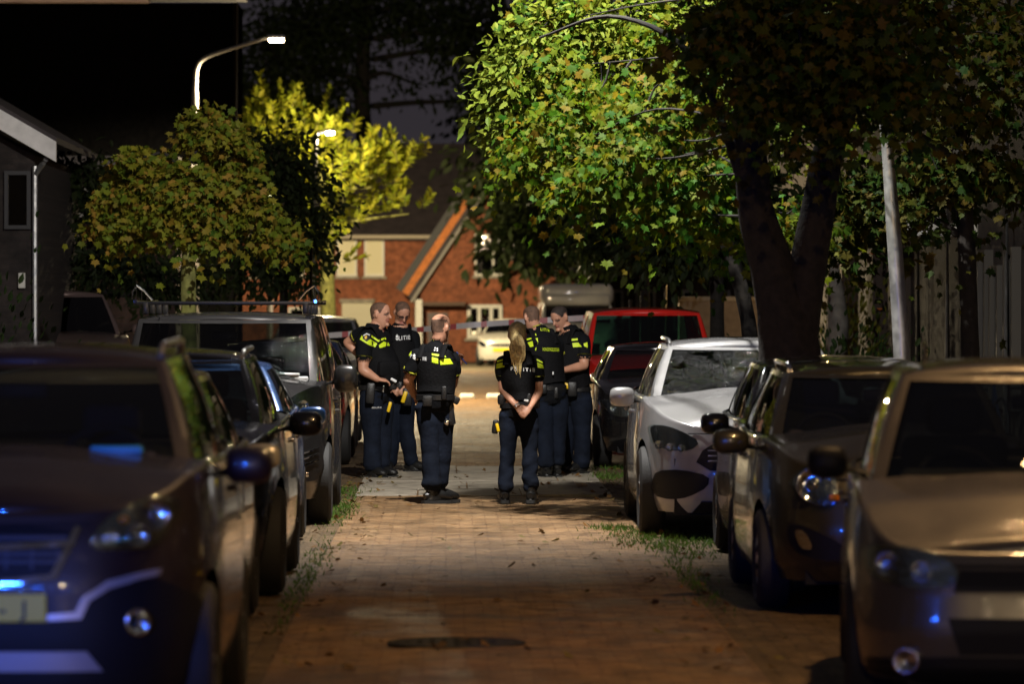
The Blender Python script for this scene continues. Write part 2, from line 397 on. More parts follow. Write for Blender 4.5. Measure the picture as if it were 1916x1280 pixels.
    def seams(s):
        gm = mat('shut_gap', (.004, .004, .004), rough=.9)
        z = s.zf - .045; s.feat('bonnet_gap', [(-.6 * s.hw, z - .004), (-.6 * s.hw, z + .004), (.6 * s.hw, z + .004), (.6 * s.hw, z - .004)], gm, .003, .004, 0, cuts=7)
        for g in (1, -1):
            for y in (s.wheel[0] + s.wr_ + .16, s.ws1 + .98, s.wheel[1] - s.wr_ - .08):
                V = []; n = 12
                for i in range(n):
                    z = s.clear + .12 + (float(s.ztop(y)) - s.clear - .12) * i / (n - 1); w = s.at(z)[0] * s.hw * (1 - min(1, abs(y - s.L / 2) / (s.L / 2)) ** s.nf) ** (1 / s.nf) + .002
                    V += [(g * w, y - .004, z), (g * w, y + .004, z)]
                mesh('door_gap', V, grid_faces(n, 2), gm, s.root)
    # --- fittings
    def onfront(s, x, z, off=0.0, rear=False):
        e = .004; y = s.fy(x, z, rear); dx = (s.fy(x + e, z, rear) - s.fy(x - e, z, rear)) / (2 * e); dz = (s.fy(x, z + e, rear) - s.fy(x, z - e, rear)) / (2 * e)
        n = Vector((dx, -1, dz)).normalized() if not rear else Vector((-dx, 1, -dz)).normalized()
        return Vector((x, y, z)) + n * off, n
    def feat(s, name, poly, m, off=.006, depth=.02, smooth=1, parent=None, rear=False, mirror=False, cuts=5):
        out = []
        for g in ((1, -1) if mirror else (1,)):
            P = chaikin(poly, smooth) if smooth else poly
            P = [(g * p[0], p[1]) for p in P]
            bm = bmesh.new(); vs = [bm.verts.new((p[0], 0, p[1])) for p in P]; bm.faces.new(vs)
            bmesh.ops.triangulate(bm, faces=bm.faces[:]); bmesh.ops.subdivide_edges(bm, edges=bm.edges[:], cuts=cuts, use_grid_fill=True)
            border = [e for e in bm.edges if len(e.link_faces) == 1]
            flat = {v: (v.co.x, v.co.z) for v in bm.verts}
            for v, (x, z) in flat.items(): v.co, _ = s.onfront(x, z, off, rear)
            r = bmesh.ops.extrude_edge_only(bm, edges=border)
            for v in r['geom']:
                if isinstance(v, bmesh.types.BMVert): v.co.y += -depth if rear else depth
            bmesh.ops.recalc_face_normals(bm, faces=bm.faces[:])
            me = bpy.data.meshes.new(name); bm.to_mesh(me); bm.free(); me.materials.append(m)
            me.polygons.foreach_set('use_smooth', [True] * len(me.polygons)); me.set_sharp_from_angle(angle=math.radians(50))
            out.append(link(name, me, parent or s.root))
        return out
    def headlight(s, poly, bowls=(), dark=False, amber=None, smooth=1):
        for g in (1, -1):
            P = [(g * a, b) for a, b in poly]
            h = s.feat('headlight', P, M_LAMPDARK if dark else M_REFL, .004, .03, smooth)[0]
            for (x, z, r) in bowls:
                c, n = s.onfront(g * x, z, .004); c.y -= .001
                V, F = lathe([(r, .014), (r * .98, .02), (r * .9, .017), (r * .75, .006), (r * .5, .002), (r * .28, .0), (r * .26, .012), (0.001, .016)], 20)
                R = Vector((0, 0, 1)).rotation_difference(Vector((n.x * .4, -1, n.z * .3)).normalized()).to_matrix()
                mesh('reflector', [R @ Vector(v) + c for v in V], F, M_CHROME, h, True)
            if amber:
                x, z, r = amber; c, n = s.onfront(g * x, z, .006); b = MB(); b.rbox(c, (r * 2, .03, r * 1.3), .012); b.build('turn_signal', M_AMBER, h, True)
            s.feat('lens', P, M_LENS, .026, .026, smooth, parent=h)
    def plate(s, z, text='', rear=False, x=0.0, w=.52, th=.11):
        c, n = s.onfront(x, z, 0, rear); y = c.y + (-.022 if not rear else .022)
        b = MB(); b.rbox((x, y, z), (w, .012, th), .004); pl = b.build('number_plate', M_YPLATE, s.root)
        if text:
            for ch, cx in text: text_mesh('plate_letter', ch, .085, M_INK, pl, Matrix.Translation((x + cx, y - .0085, z - .031)) @ Matrix.Rotation(PI / 2, 4, 'X'))
        return pl
    def mirror(s, y, z, m, w=.2, h=.14, out=.12):
        for g in (1, -1):
            x0 = s.hw * .93
            V = []; F = []
            nu, nv = 14, 10
            for i in range(nu + 1):
                for j in range(nv):
                    th = PI * i / nu; ph = 2 * PI * j / nv
                    a = abs(math.sin(th)) ** .6; cx = -math.cos(th); cx = math.copysign(abs(cx) ** .6, cx)
                    cy, cz = math.cos(ph), math.sin(ph); cy = math.copysign(abs(cy) ** .7, cy); cz = math.copysign(abs(cz) ** .7, cz)
                    V.append((g * (x0 + out * .55 + w / 2 + cx * w / 2), y + .0 + a * cy * .075 + abs(cx) * .01, z + a * cz * h / 2))
            F = grid_faces(nu + 1, nv, wrap=True)
            mi = mesh('mirror', V, F, m, s.root, True)
            b = MB(); b.tube([(g * (x0 - .04), y + .03, z - .05), (g * (x0 + out * .6), y + .02, z - .03)], .022, 8); b.build('stalk', M_BLACKPL, mi, True)
            b = MB(); b.box((g * (x0 + out * .55 + w / 2), y + .075, z), (w * .8, .004, h * .75)); b.build('mirror_glass', M_CHROME, mi)
    def wheels(s, rimm=None, spokes=5):
        r, tw = s.wr_, s.tw; ri = r * .64
        V, F = lathe([(ri, -tw * .42), (ri + .02, -tw * .48), (r - .05, -tw * .52), (r - .012, -tw * .42), (r, -tw * .25), (r, tw * .25), (r - .012, tw * .42), (r - .05, tw * .52), (ri + .02, tw * .48), (ri, tw * .42)], 36, 'x')
        b = MB(); b.add(V, F); V, F = lathe([(ri + .004, -.06), (ri + .004, .07), (ri - .015, .085), (ri - .03, .06), (ri - .04, -.02), (.02, -.03)], 36, 'x'); rm = MB(); rm.add(V, F)
        for k in range(spokes):
            a = 2 * PI * k / spokes
            for da in (-.09, .09):
                rm.tube([(.06, .03 * math.cos(a), .03 * math.sin(a)), (.075, ri * .5 * math.cos(a + da), ri * .5 * math.sin(a + da)), (.06, ri * .97 * math.cos(a + da), ri * .97 * math.sin(a + da))], [.024, .02, .024], 6)
        rm.add(*lathe([(.055, .05), (.05, .085), (.001, .09)], 16, 'x'))
        tm = rr = None
        for yw in s.wheel:
            for g in (1, -1):
                e = empty('wheel', (g * (s.hw - tw * .55), yw, r), 0 if g > 0 else PI, s.root)
                if tm is None: tm = b.build('tyre', M_RUBBER, e, True); rr = rm.build('rim', rimm or M_ALU, e, True)
                else: link('tyre', tm.data, e); link('rim', rr.data, e)
    def rails(s, m=None, h=.05):
        for g in (1, -1):
            pts = [s.loop(g * q, 1) + np.array((g * -.02, 0, h if 1.06 < q < 1.94 else .0)) for q in (1.02, 1.08, 1.2, 1.4, 1.6, 1.8, 1.92, 1.98)]
            b = MB(); b.tube(smooth_path(pts, 3), .017, 8); b.build('roof_rail', m or M_ALU, s.root, True)
    def wipers(s):
        for x0, x1 in ((-.5, .02), (.08, .58)):
            a = s.wb * .93
            pts = [Vector(s.cab(x / s.wbA, k, .012)) for x, k in ((x0 + (x1 - x0) * t, .03 + .04 * t) for t in (0, .3, .6, 1))]
            b = MB(); b.tube(pts, [.011, .009, .008, .006], 6); b.build('wiper', M_BLACKPL, s.root, True)
    def inside(s, wheelx=.36):
        yb = s.ws1 + .35
        for g in (1, -1):
            b = MB(); b.rbox((g * .36, yb, .84), (.5, .16, .72), .06, seg=3); b.build('seat', M_SEAT, s.root, True)
            b = MB(); b.rbox((g * .36, yb + .02, min(s.H - .2, 1.29)), (.26, .1, .17), .045, seg=3); b.build('headrest', M_SEAT, s.root, True)
        b = MB(); c = Vector((wheelx, s.ws1 - .12, s.zcowl - .02)); R = Matrix.Rotation(math.radians(62), 3, 'X')
        pts = [R @ Vector((.185 * math.cos(t), .185 * math.sin(t), 0)) + c for t in np.linspace(0, 2 * PI, 25)]
        b.tube(pts, .016, 8, False); b.tube([R @ Vector((-.17, 0, 0)) + c, R @ Vector((.17, 0, 0)) + c], .02, 6); b.build('steering_wheel', M_INT, s.root, True)
        b = MB(); b.rbox((0, s.ws0 + .42, s.zcowl + .01), (1.25, .5, .1), .04, seg=3); b.build('dashboard', M_INT, s.root, True)
        b = MB(); b.rbox((0, s.ws1 + .06, s.H - .2), (.22, .03, .07), .014); b.build('rear_view_mirror', M_BLACKPL, s.root, True)
    def handles(s, m=None):
        for g in (1, -1):
            for y in (s.ws1 + .75, s.ws1 + 1.65):
                if y < s.L - .5:
                    z = s.zbelt - .12; w = s.at(z)[0] * s.hw
                    b = MB(); b.rbox((g * (w + .012), y, z), (.03, .2, .03), .012); b.build('door_handle', m or s.paintm, s.root, True)
def text_mesh(name, s, size, m, parent, M, extrude=.001, align='CENTER'):
    cu = bpy.data.curves.new('t', 'FONT'); cu.body = s; cu.size = size; cu.extrude = extrude; cu.align_x = align; cu.resolution_u = 3; cu.offset = .002
    o = bpy.data.objects.new('t', cu); me = bpy.data.meshes.new_from_object(o); me.transform(M); me.name = name
    me.materials.clear(); me.materials.append(m)
    bpy.data.objects.remove(o); bpy.data.curves.remove(cu)
    return link(name, me, parent)
# ------------------------------------------------------------------ the parked vehicles
def pxl(cx, d, flip=1):
    s = FPX / d
    return lambda *pts: [(abs(px - cx) / s, CAMZ - (py - HOR) / s) for px, py in pts]
def xc(cxw, d): return VPX + cxw * FPX / d
def cars():
    # --- left row: dark aubergine SUV
    pm = paint('aubergine_paint', (.012, .003, .004), .0, .5)
    d = 17.54; X = -1.83; q = pxl(xc(X, d), d)
    c = Car('parked_car', 'dark aubergine SUV with yellow plate at the left edge, lit by blue light', 'car', X, d, L=4.28, W=1.78, H=1.64, zf=.99, ycowl=1.0, zcowl=1.14, zbelt=1.12, zrear=1.15,
            prof=[(.15, .9, .1, .06), (.3, .97, .02, .01), (.5, 1.0, 0, 0), (.72, 1.0, .0, .03), (.9, .985, .05, .05), (1.02, .97, .12, .07), (1.3, .93, .3, .12)],
            ws0=.92, ws1=1.72, rr1=3.75, rr0=4.1, wbA=.76, wb=.82, wr=.63, wrD=.58, wheel=(.83, 3.38), wr_=.34, paintm=pm, dome=.02, clear=.2)
    f = c.feat
    f('lower_bumper', [(-.86, .30), (-.86, .62), (-.66, .745), (-.45, .70), (-.37, .585), (.37, .585), (.45, .70), (.66, .745), (.86, .62), (.86, .30), (.5, .22), (-.5, .22)], M_BLACKPL, .004, .02, 1, cuts=9)
    f('grille', q((-37, 985), (60, 988), (138, 997), (95, 1080), (30, 1092), (-37, 1094)) + [(-a, b) for a, b in q((30, 1092), (95, 1080), (138, 997), (60, 988))], M_BLACKPL, .006, .01, 0, cuts=7)
    mesh_m = mat('grille_mesh', (.05, .05, .055), rough=.35, metal=.5)
    for zz in (.80, .83, .893):
        wv = .31 + (zz - .8) * .25
        f('grille_slat', [(-wv, zz - .007), (-wv, zz + .007), (wv, zz + .007), (wv, zz - .007)], mesh_m, .016, .012, 0, cuts=7)
    for xx in np.arange(-.3, .31, .1): f('grille_slat', [(xx - .005, .77), (xx - .005, .85), (xx + .005, .85), (xx + .005, .77)], mesh_m, .014, .012, 0, cuts=2)
    f('chrome_bar', [(-.365, .86), (-.365, .882), (.0, .862), (.365, .882), (.365, .86), (0, .838)], M_CHROME, .024, .02, 0, cuts=7)
    for g in (1, -1): f('chrome_trim', [(g * .365, .935), (g * .385, .925), (g * .295, .73), (g * .27, .745)], M_CHROME, .02, .02, 0)
    f('chrome_trim', [(-.29, .73), (-.28, .752), (0, .725), (.28, .752), (.29, .73), (0, .703)], M_CHROME, .02, .02, 0, cuts=7)
    c.headlight(q((157, 1031), (190, 977), (252, 940), (297, 936), (320, 953), (311, 986), (285, 1027), (252, 1035)), [(.655, .975, .062), (.60, .90, .045), (.50, .895, .03)], amber=(.545, .96, .022))
    arch = q((89, 1162), (151, 1159), (166, 1126), (202, 1103), (250, 1090), (290, 1082), (292, 1070), (250, 1077), (196, 1090), (154, 1117), (140, 1146), (89, 1150))
    silver = mat('silver_trim', (.45, .45, .47), metal=.6, rough=.35)
    f('bumper_trim', arch, silver, .014, .02, 0, mirror=True, cuts=3)
    f('skid_plate', [(-.47, .376), (-.41, .455), (.41, .455), (.47, .376)], silver, .018, .02, 0, cuts=7)
    for g in (1, -1):
        p, n = c.onfront(g * .6, .562, .008)
        V, F = lathe([(.056, -.01), (.056, .01), (.05, .018), (.04, .014), (.038, .0), (.02, -.004), (.001, -.006)], 24)
        R = Vector((0, 0, 1)).rotation_difference(Vector((n.x * .6, -1, 0)).normalized()).to_matrix()
        fl = mesh('fog_light', [R @ Vector(v) + p for v in V], F, M_CHROME, c.root)
        V, F = lathe([(.038, .006), (.03, .016), (.001, .02)], 20); mesh('lens', [R @ Vector(v) + p for v in V], F, M_LENS, fl)
    c.plate(.626, [('J', .175), ('-', .09)])
    c.mirror(1.25, 1.14, pm, .2, .16); c.wheels(); c.rails(M_ALU, .06); c.wipers(); c.inside(); c.handles()
    b = MB(); b.rbox((.45, 1.12, 1.2), (.22, .1, .05), .015, seg=2); b.build('parking_disc', mat('cyan_card', (.03, .32, .5), rough=.5), c.root, True)
    # --- silver hatch behind it
    pm = paint('beige_silver_paint', (.52, .49, .43), .35, .35)
    c = Car('parked_car', 'light silver hatchback squeezed between the aubergine SUV and the black estate', 'car', -1.98, 22.9, L=4.05, W=1.74, H=1.48, zf=.8, paintm=pm, wr=.6)
    c.headlight([(.42, .62), (.5, .7), (.7, .78), (.78, .76), (.76, .66), (.6, .6)], [(.6, .69, .05)])
    c.feat('grille', [(-.4, .55), (-.42, .64), (.42, .64), (.4, .55)], M_BLACKPL, .005, .01, 1); c.feat('lower_grille', [(-.6, .28), (-.62, .42), (.62, .42), (.6, .28)], M_BLACKPL, .005, .01, 1)
    c.mirror(1.2, 1.0, pm); c.wheels(); c.wipers(); c.handles(); c.plate(.48)
    # --- black estate with roof rails
    pm = paint('black_blue_paint', (.008, .009, .013), .3, .25)
    c = Car('parked_car', 'black SUV with light roof rails in front of the blue car', 'car', -1.93, 27.3, L=4.3, W=1.82, H=1.53, zf=.88, zcowl=1.03, zbelt=1.04, zrear=1.06, ycowl=1.05, ws0=1.0, ws1=1.75, rr1=3.7, rr0=4.15, wr=.63, paintm=pm, wheel=(.85, 3.4), wr_=.34)
    c.headlight([(.42, .72), (.5, .79), (.74, .83), (.82, .8), (.78, .73), (.6, .69)], [(.68, .76, .045), (.55, .745, .04)])
    c.feat('grille', [(-.36, .6), (-.4, .78), (.4, .78), (.36, .6)], M_BLACKPL, .005, .01, 1); c.feat('chrome_trim', [(-.42, .785), (-.42, .805), (.42, .805), (.42, .785)], M_CHROME, .012, .01, 0)
    c.feat('lower_grille', [(-.6, .28), (-.62, .46), (.62, .46), (.6, .28)], M_BLACKPL, .005, .01, 1)
    c.mirror(1.25, 1.06, pm, .21, .16); c.wheels(); c.rails(mat('pale_rail', (.6, .6, .58), metal=.8, rough=.3), .05); c.wipers(); c.handles(M_CHROME); c.inside(); c.plate(.52)
    # --- blue car
    pm = paint('mid_blue_paint', (.035, .11, .34), .3, .3)
    c = Car('parked_car', 'mid blue small car just in front of the grey van', 'car', -1.97, 31.9, L=3.7, W=1.72, H=1.42, zf=.78, paintm=pm, rr1=3.1, rr0=3.55, wheel=(.75, 3.0), wr_=.3)
    c.headlight([(.42, .6), (.5, .7), (.7, .76), (.76, .74), (.74, .64), (.6, .58)], [(.6, .67, .05)])
    c.feat('grille', [(-.4, .52), (-.42, .6), (.42, .6), (.4, .52)], M_BLACKPL, .005, .01, 1)
    c.mirror(1.15, 1.0, pm); c.wheels(M_CHROME, 7); c.handles(); c.wipers(); c.plate(.44)
    # --- grey van with ladder rack
    pm = paint('dark_grey_metallic', (.022, .021, .021), .5, .35)
    d = 36.6; X = -1.90; q = pxl(xc(X, d), d)
    c = Car('parked_van', 'dark grey metallic van with a black ladder rack on its roof', 'van', X, d, L=4.75, W=1.86, H=1.76, zf=1.0, ycowl=.78, zcowl=1.16, zbelt=1.12, zrear=1.12, nf=4.6, nr=9,
            prof=[(.15, .92, .1, .04), (.3, .98, .02, .01), (.55, 1.0, 0, 0), (.8, 1.0, .02, .0), (1.0, .99, .1, .0), (1.25, .96, .22, .0)], ws0=.72, ws1=1.38, rr1=4.62, rr0=4.72, wbA=.80, wb=.88, wbD=.86, wr=.76, wrD=.75, bow=.24, bowr=.03, crown=.04,
            wheel=(.88, 3.75), wr_=.34, paintm=pm, glassm=M_GLASSW, panel=True, clear=.22)
    c.headlight(q((520, 768), (545, 742), (588, 722), (600, 735), (597, 768), (560, 782), (528, 786)), [(.70, .99, .045), (.585, .955, .04)], smooth=1)
    c.feat('grille', [(-.5, .78), (-.52, .86), (.52, .86), (.5, .78)], M_BLACKPL, .006, .01, 1, cuts=7)
    c.feat('chrome_bar', [(-.5, .865), (-.5, .885), (.5, .885), (.5, .865)], M_CHROME, .014, .012, 0, cuts=7)
    c.feat('lower_grille', [(-.62, .42), (-.64, .7), (.64, .7), (.62, .42)], M_BLACKPL, .006, .01, 1, cuts=7)
    for g in (1, -1):
        c.feat('corner_vent', [(g * a, b) for a, b in q((555, 830), (596, 812), (602, 880), (590, 902), (552, 905))], M_BLACKPL, .008, .01, 0)
        for k in range(3):
            c.feat('vent_trim', [(g * a, b) for a, b in q((560, 850 + k * 11), (560, 853 + k * 11), (592, 843 + k * 11), (592, 840 + k * 11))], M_CHROME, .016, .008, 0, cuts=2)
        p, n = c.onfront(g * .7, .43, .012); b = MB(); b.rbox(p, (.09, .03, .05), .015); b.build('fog_light', M_REFL, c.root, True)
    c.mirror(1.2, 1.2, pm, .2, .24); c.wheels(M_ALU); c.wipers(); c.inside(); c.handles(); c.plate(.42)
    b = MB(); b.rbox((.45, 1.05, 1.2), (.55, .3, .04), .015); b.rbox((.5, 1.0, 1.235), (.3, .2, .03), .01); b.build('papers', mat('paper', (.55, .55, .55), rough=.8, var=.2, nscale=20), c.root, True)
    rk = empty('ladder_rack', (0, 0, 0), 0, c.root); rm = mat('black_steel', (.03, .03, .032), rough=.35, metal=.6)
    for k, y in enumerate((1.62, 2.5, 3.4, 4.3)):
        b = MB(); b.rbox((0, y, 1.835), (1.56, .05, .03), .008); b.build('cross_bar', rm, rk, True)
        for g in (1, -1): b = MB(); b.rbox((g * .68, y, 1.79), (.05, .06, .1), .01); b.build('foot', rm, rk, True)
    for g in (1, -1):
        b = MB(); b.tube([(g * .765, 1.55, 1.85), (g * .765, 4.45, 1.85)], .016, 8); b.tube([(g * .79, 1.6, 1.865), (g * .79, 1.6, 1.93), (g * .755, 1.6, 1.985), (g * .69, 1.6, 1.94), (g * .62, 1.6, 1.86)], .009, 6)
        for t in (.0, .045, .09): b.tube([(g * (.755 - t), 1.6, 1.86), (g * (.755 - t), 1.6, 1.98 - t * .9)], .006, 6)
        b.build('side_rail', M_CHROME, rk, True)
    for x, y in ((-.55, 1.45), (-.23, 1.5)):
        b = MB(); b.tube([(x, y, 1.58), (x, y - .02, 1.72)], .006, 6); b.build('aerial', M_BLACKPL, c.root, True)
    # --- black car behind the van
    pm = paint('black_paint', (.006, .006, .007), .0, .2)
    c = Car('parked_car', 'black hatchback showing its corner behind the grey van, beside the officers', 'car', -2.0, 50.6, L=4.0, W=1.76, H=1.42, zf=.76, paintm=pm)
    c.headlight([(.45, .56), (.5, .66), (.72, .74), (.8, .72), (.78, .62), (.62, .55)], [(.62, .64, .05)], dark=True)
    c.feat('grille', [(-.4, .5), (-.42, .6), (.42, .6), (.4, .5)], M_CHROME, .005, .01, 1); c.mirror(1.2, .95, pm, .22, .15); c.wheels(); c.wipers(); c.plate(.44)
    # --- dark blue saloon seen from behind
    pm = paint('dark_blue_paint', (.012, .035, .12), .2, .22)
    c = Car('parked_car', 'dark blue saloon turned away with a red tail light beside the officers', 'car', -2.02, 56.6 + 4.4, rz=PI, L=4.4, W=1.72, H=1.40, zf=.76, zcowl=.9, zbelt=.93, zrear=.95, ycowl=1.35, ws0=1.3, ws1=2.0, rr1=3.0, rr0=3.72, wr=.58, wrD=.55, wbD=.66, trunk=3.7, nr=5, paintm=pm, wheel=(.8, 3.5), wr_=.31)
    for g in (1, -1):
        t = c.feat('tail_light', [(g * .55, .62), (g * .55, .78), (g * .83, .77), (g * .83, .62)], M_REDL, .006, .01, 0, rear=True)[0]
        c.feat('turn_signal', [(g * .56, .725), (g * .56, .775), (g * .82, .765), (g * .82, .725)], M_AMBER, .011, .006, 0, rear=True, parent=t)
    c.feat('rear_bumper', [(-.83, .3), (-.83, .5), (.83, .5), (.83, .3)], M_BLACKPL, .006, .01, 0, rear=True, cuts=7)
    c.mirror(1.55, .95, pm); c.wheels(); c.plate(.62, rear=True)
    # --- far cars, left and by the house
    pm = paint('silver_paint', (.6, .61, .63), .55, .25)
    c = Car('parked_car', 'silver people carrier glinting under the lamp beyond the blue saloon', 'car', -2.15, 72.0, L=4.3, W=1.8, H=1.66, zf=.9, zcowl=1.1, zbelt=1.1, ycowl=.95, paintm=pm, ws0=.9, ws1=1.6, far=True)
    c.headlight([(.45, .68), (.5, .78), (.72, .86), (.8, .82), (.7, .68)], []); c.feat('grille', [(-.4, .6), (-.42, .72), (.42, .72), (.4, .6)], M_BLACKPL, .005, .01, 1); c.mirror(1.1, 1.12, pm); c.wheels()
    pm = paint('cream_paint', (.55, .53, .45), .1, .3)
    c = Car('parked_car', 'pale car with a yellow plate parked in front of the brick house', 'car', 1.6, 137, rz=math.radians(-8), L=4.1, W=1.75, H=1.46, paintm=pm, far=True)
    c.headlight([(.42, .6), (.5, .7), (.7, .78), (.78, .74), (.6, .58)], []); c.plate(.5); c.wheels(); c.mirror(1.2, 1.0, pm)
    c.feat('grille', [(-.4, .6), (-.42, .68), (.42, .68), (.4, .6)], M_BLACKPL, .005, .01, 1)
    pm = paint('dusty_rose_paint', (.22, .15, .13), .3, .35)
    c = Car('parked_car', 'dull rose coloured car in the dark under the trees at far left', 'car', -5.05, 61, rz=math.radians(12), L=4.3, W=1.8, H=2.05, zf=1.25, zcowl=1.4, zbelt=1.42, zrear=1.45, ycowl=.9, ws0=.85, ws1=1.5, paintm=pm, far=True,
            prof=[(.15, .93, .07, .06), (.55, 1.0, 0, 0), (1.2, .99, .04, .03), (1.6, .93, .3, .12)])
    c.headlight([(.45, .88), (.5, .98), (.72, 1.06), (.8, 1.02), (.7, .88)], []); c.wheels(); c.mirror(1.1, 1.5, pm)
    # --- right row: silver people carrier nearest
    pm = paint('warm_silver_paint', (.10, .086, .066), .35, .35)
    d = 19.0; X = 2.57; q = pxl(xc(X, d), d)
    c = Car('parked_car', 'warm silver people carrier, large at the right edge', 'car', X, d, math.radians(-4.5), L=4.2, W=1.77, H=1.56, zf=.74, ycowl=.95, zcowl=1.0, zbelt=1.0, ws0=.88, ws1=1.62, rr1=3.6, wr=.63, wbA=.76, nf=5.6,
            prof=[(.15, .92, .1, .06), (.25, .98, .02, .01), (.42, 1.0, 0, 0), (.6, .995, .02, .0), (.75, .985, .08, .03), (.95, .965, .18, .07), (1.2, .93, .3, .12)], paintm=pm, dome=.01, wheel=(.84, 3.4))
    c.headlight(q((1622, 1040), (1650, 1028), (1730, 1033), (1790, 1058), (1800, 1100), (1710, 1108), (1635, 1090)), [(.70, .695, .052), (.56, .67, .045)])
    c.feat('grille', [(-.43, .585), (-.40, .675), (.40, .675), (.43, .585)], M_BLACKPL, .006, .01, 0, cuts=7)
    c.feat('lower_grille', [(-.40, .32), (-.45, .475), (.45, .475), (.40, .32)], M_BLACKPL, .006, .01, 0, cuts=7)
    c.feat('bumper_recess', [(-.78, .2), (-.80, .31), (.80, .31), (.78, .2)], M_BLACKPL, .006, .01, 1, cuts=7)
    for g in (1, -1):
        p, n = c.onfront(g * .62, .29, .012)
        V, F = lathe([(.06, -.01), (.06, .01), (.05, .016), (.04, .004), (.001, -.006)], 20); R = Vector((0, 0, 1)).rotation_difference(Vector((n.x * .5, -1, 0)).normalized()).to_matrix()
        mesh('fog_light', [R @ Vector(v) + p for v in V], F, M_REFL, c.root)
    c.mirror(1.2, 1.1, M_BLACKPL, .18, .15, .08); c.wheels(); c.wipers(); c.inside(-.36); c.handles()
    b = MB(); V, F = tube_geo([(-.5, 1.75, 1.54), (-.5, 1.8, 1.6), (-.5, 1.93, 1.62), (-.5, 2.05, 1.53)], [(.004, .01), (.012, .035), (.01, .03), (.003, .01)], 8); b.add(V, F); b.build('aerial_fin', pm, c.root, True)
    # --- dark olive small car
    pm = paint('olive_gold_paint', (.05, .044, .02), .4, .3)
    d = 26.0; X = 2.66; q = pxl(xc(X, d), d)
    c = Car('parked_car', 'dark olive hatchback with round headlights and wet roof bars', 'car', X, d, L=3.85, W=1.68, H=1.46, zf=.84, ycowl=.9, zcowl=1.0, zbelt=1.0, ws0=.85, ws1=1.55, rr1=3.2, rr0=3.7, wr=.6, wbA=.71, wb=.76,
            prof=[(.15, .92, .1, .06), (.3, .985, .01, .01), (.5, 1.0, 0, 0), (.7, .99, .035, .03), (.95, .96, .16, .07), (1.2, .93, .3, .12)], paintm=pm, dome=.03, wheel=(.78, 3.1), wr_=.3)
    c.headlight([(.40, .66), (.40, .80), (.47, .87), (.58, .86), (.66, .77), (.60, .68), (.5, .64)], [(.53, .76, .105)], amber=(.42, .69, .03))
    c.feat('grille', [(-.22, .56), (-.27, .68), (.27, .68), (.22, .56)], M_BLACKPL, .006, .01, 1, cuts=5)
    c.feat('chrome_trim', [(-.28, .685), (-.28, .7), (.28, .7), (.28, .685)], M_CHROME, .014, .01, 0)
    for g in (1, -1):
        c.feat('corner_intake', [(g * .68, .53), (g * .60, .53), (g * .40, .44), (g * .30, .34), (g * .5, .32), (g * .66, .38)], M_BLACKPL, .006, .01, 1)
        c.feat('fog_light', [(g * .64, .50), (g * .58, .50), (g * .53, .39), (g * .60, .39)], M_REFL, .016, .014, 1)
    c.feat('lower_grille', [(-.24, .2), (-.26, .27), (.26, .27), (.24, .2)], M_BLACKPL, .006, .01, 0)
    c.mirror(1.1, .99, pm, .22, .15); c.wheels(); c.wipers(); c.inside(-.36); c.handles(); c.rails(M_CHROME, .05); c.plate(.46)
    # --- black car behind it
    pm = paint('black_green_paint', (.009, .010, .008), .3, .25)
    c = Car('parked_car', 'black small car half hidden behind the dark olive hatchback', 'car', 2.80, 30.15, L=3.75, W=1.68, H=1.45, zf=.8, ycowl=.9, zcowl=1.0, zbelt=1.0, ws0=.85, ws1=1.5, rr1=3.15, rr0=3.6, paintm=pm, wheel=(.76, 3.05), wr_=.3, wbA=.71, wb=.76)
    c.headlight([(.42, .6), (.5, .7), (.7, .78), (.78, .75), (.74, .65), (.6, .58)], [(.6, .69, .05)]); c.feat('grille', [(-.35, .5), (-.38, .6), (.38, .6), (.35, .5)], M_BLACKPL, .005, .01, 1)
    c.mirror(1.1, .99, pm, .2, .15); c.wheels(); c.handles(); c.wipers(); c.plate(.44)
    # --- pale grey crossover with wet screen
    pm = paint('pale_grey_paint', (.29, .29, .295), .1, .35)
    d = 34.75; X = 2.41; q = pxl(xc(X, d), d)
    c = Car('parked_car', 'pale grey crossover with rain on its windscreen, standing behind the big maple trunk', 'car', X, d, L=4.4, W=1.83, H=1.55, zf=.86, ycowl=1.05, zcowl=1.06, zbelt=1.06, zrear=1.1, ws0=1.0, ws1=1.85, rr1=3.8, rr0=4.2, wr=.64, wbA=.78, wb=.84,
            prof=[(.15, .92, .1, .06), (.28, .98, .02, .01), (.5, 1.0, 0, 0), (.7, .995, .03, .02), (.85, .98, .08, .05), (1.05, .96, .2, .08), (1.3, .93, .3, .12)], paintm=pm, glassm=glass('rainy_screen', .42, wet=1.0), dome=.03, wheel=(.86, 3.55), wr_=.35)
    c.headlight(q((1223, 806), (1230, 799), (1250, 799), (1278, 808), (1312, 828), (1295, 844), (1261, 846), (1230, 838)), [(.76, .72, .036), (.68, .705, .034), (.60, .70, .03)], dark=True, smooth=1)
    gp = q((1304, 866), (1316, 844), (1345, 826), (1423, 822), (1423, 884), (1330, 882))
    c.feat('grille', gp[:4] + [(-a, b) for a, b in gp[:3][::-1]] + [(-a, b) for a, b in gp[5:]] + gp[5:], M_BLACKPL, .006, .01, 0, cuts=7)
    for zz in (.60, .64, .68): c.feat('grille_slat', [(-.40, zz), (-.40, zz + .01), (.40, zz + .01), (.40, zz)], M_CHROME, .014, .008, 0, cuts=5)
    for g in (1, -1): c.feat('corner_intake', [(g * a, b) for a, b in q((1225, 908), (1233, 884), (1276, 880), (1328, 891), (1326, 912), (1290, 932), (1258, 938), (1229, 932))], M_BLACKPL, .006, .01, 1)
    c.feat('lower_grille', [(-.52, .20), (-.45, .29), (.45, .29), (.52, .20)], M_BLACKPL, .008, .01, 0, cuts=7)
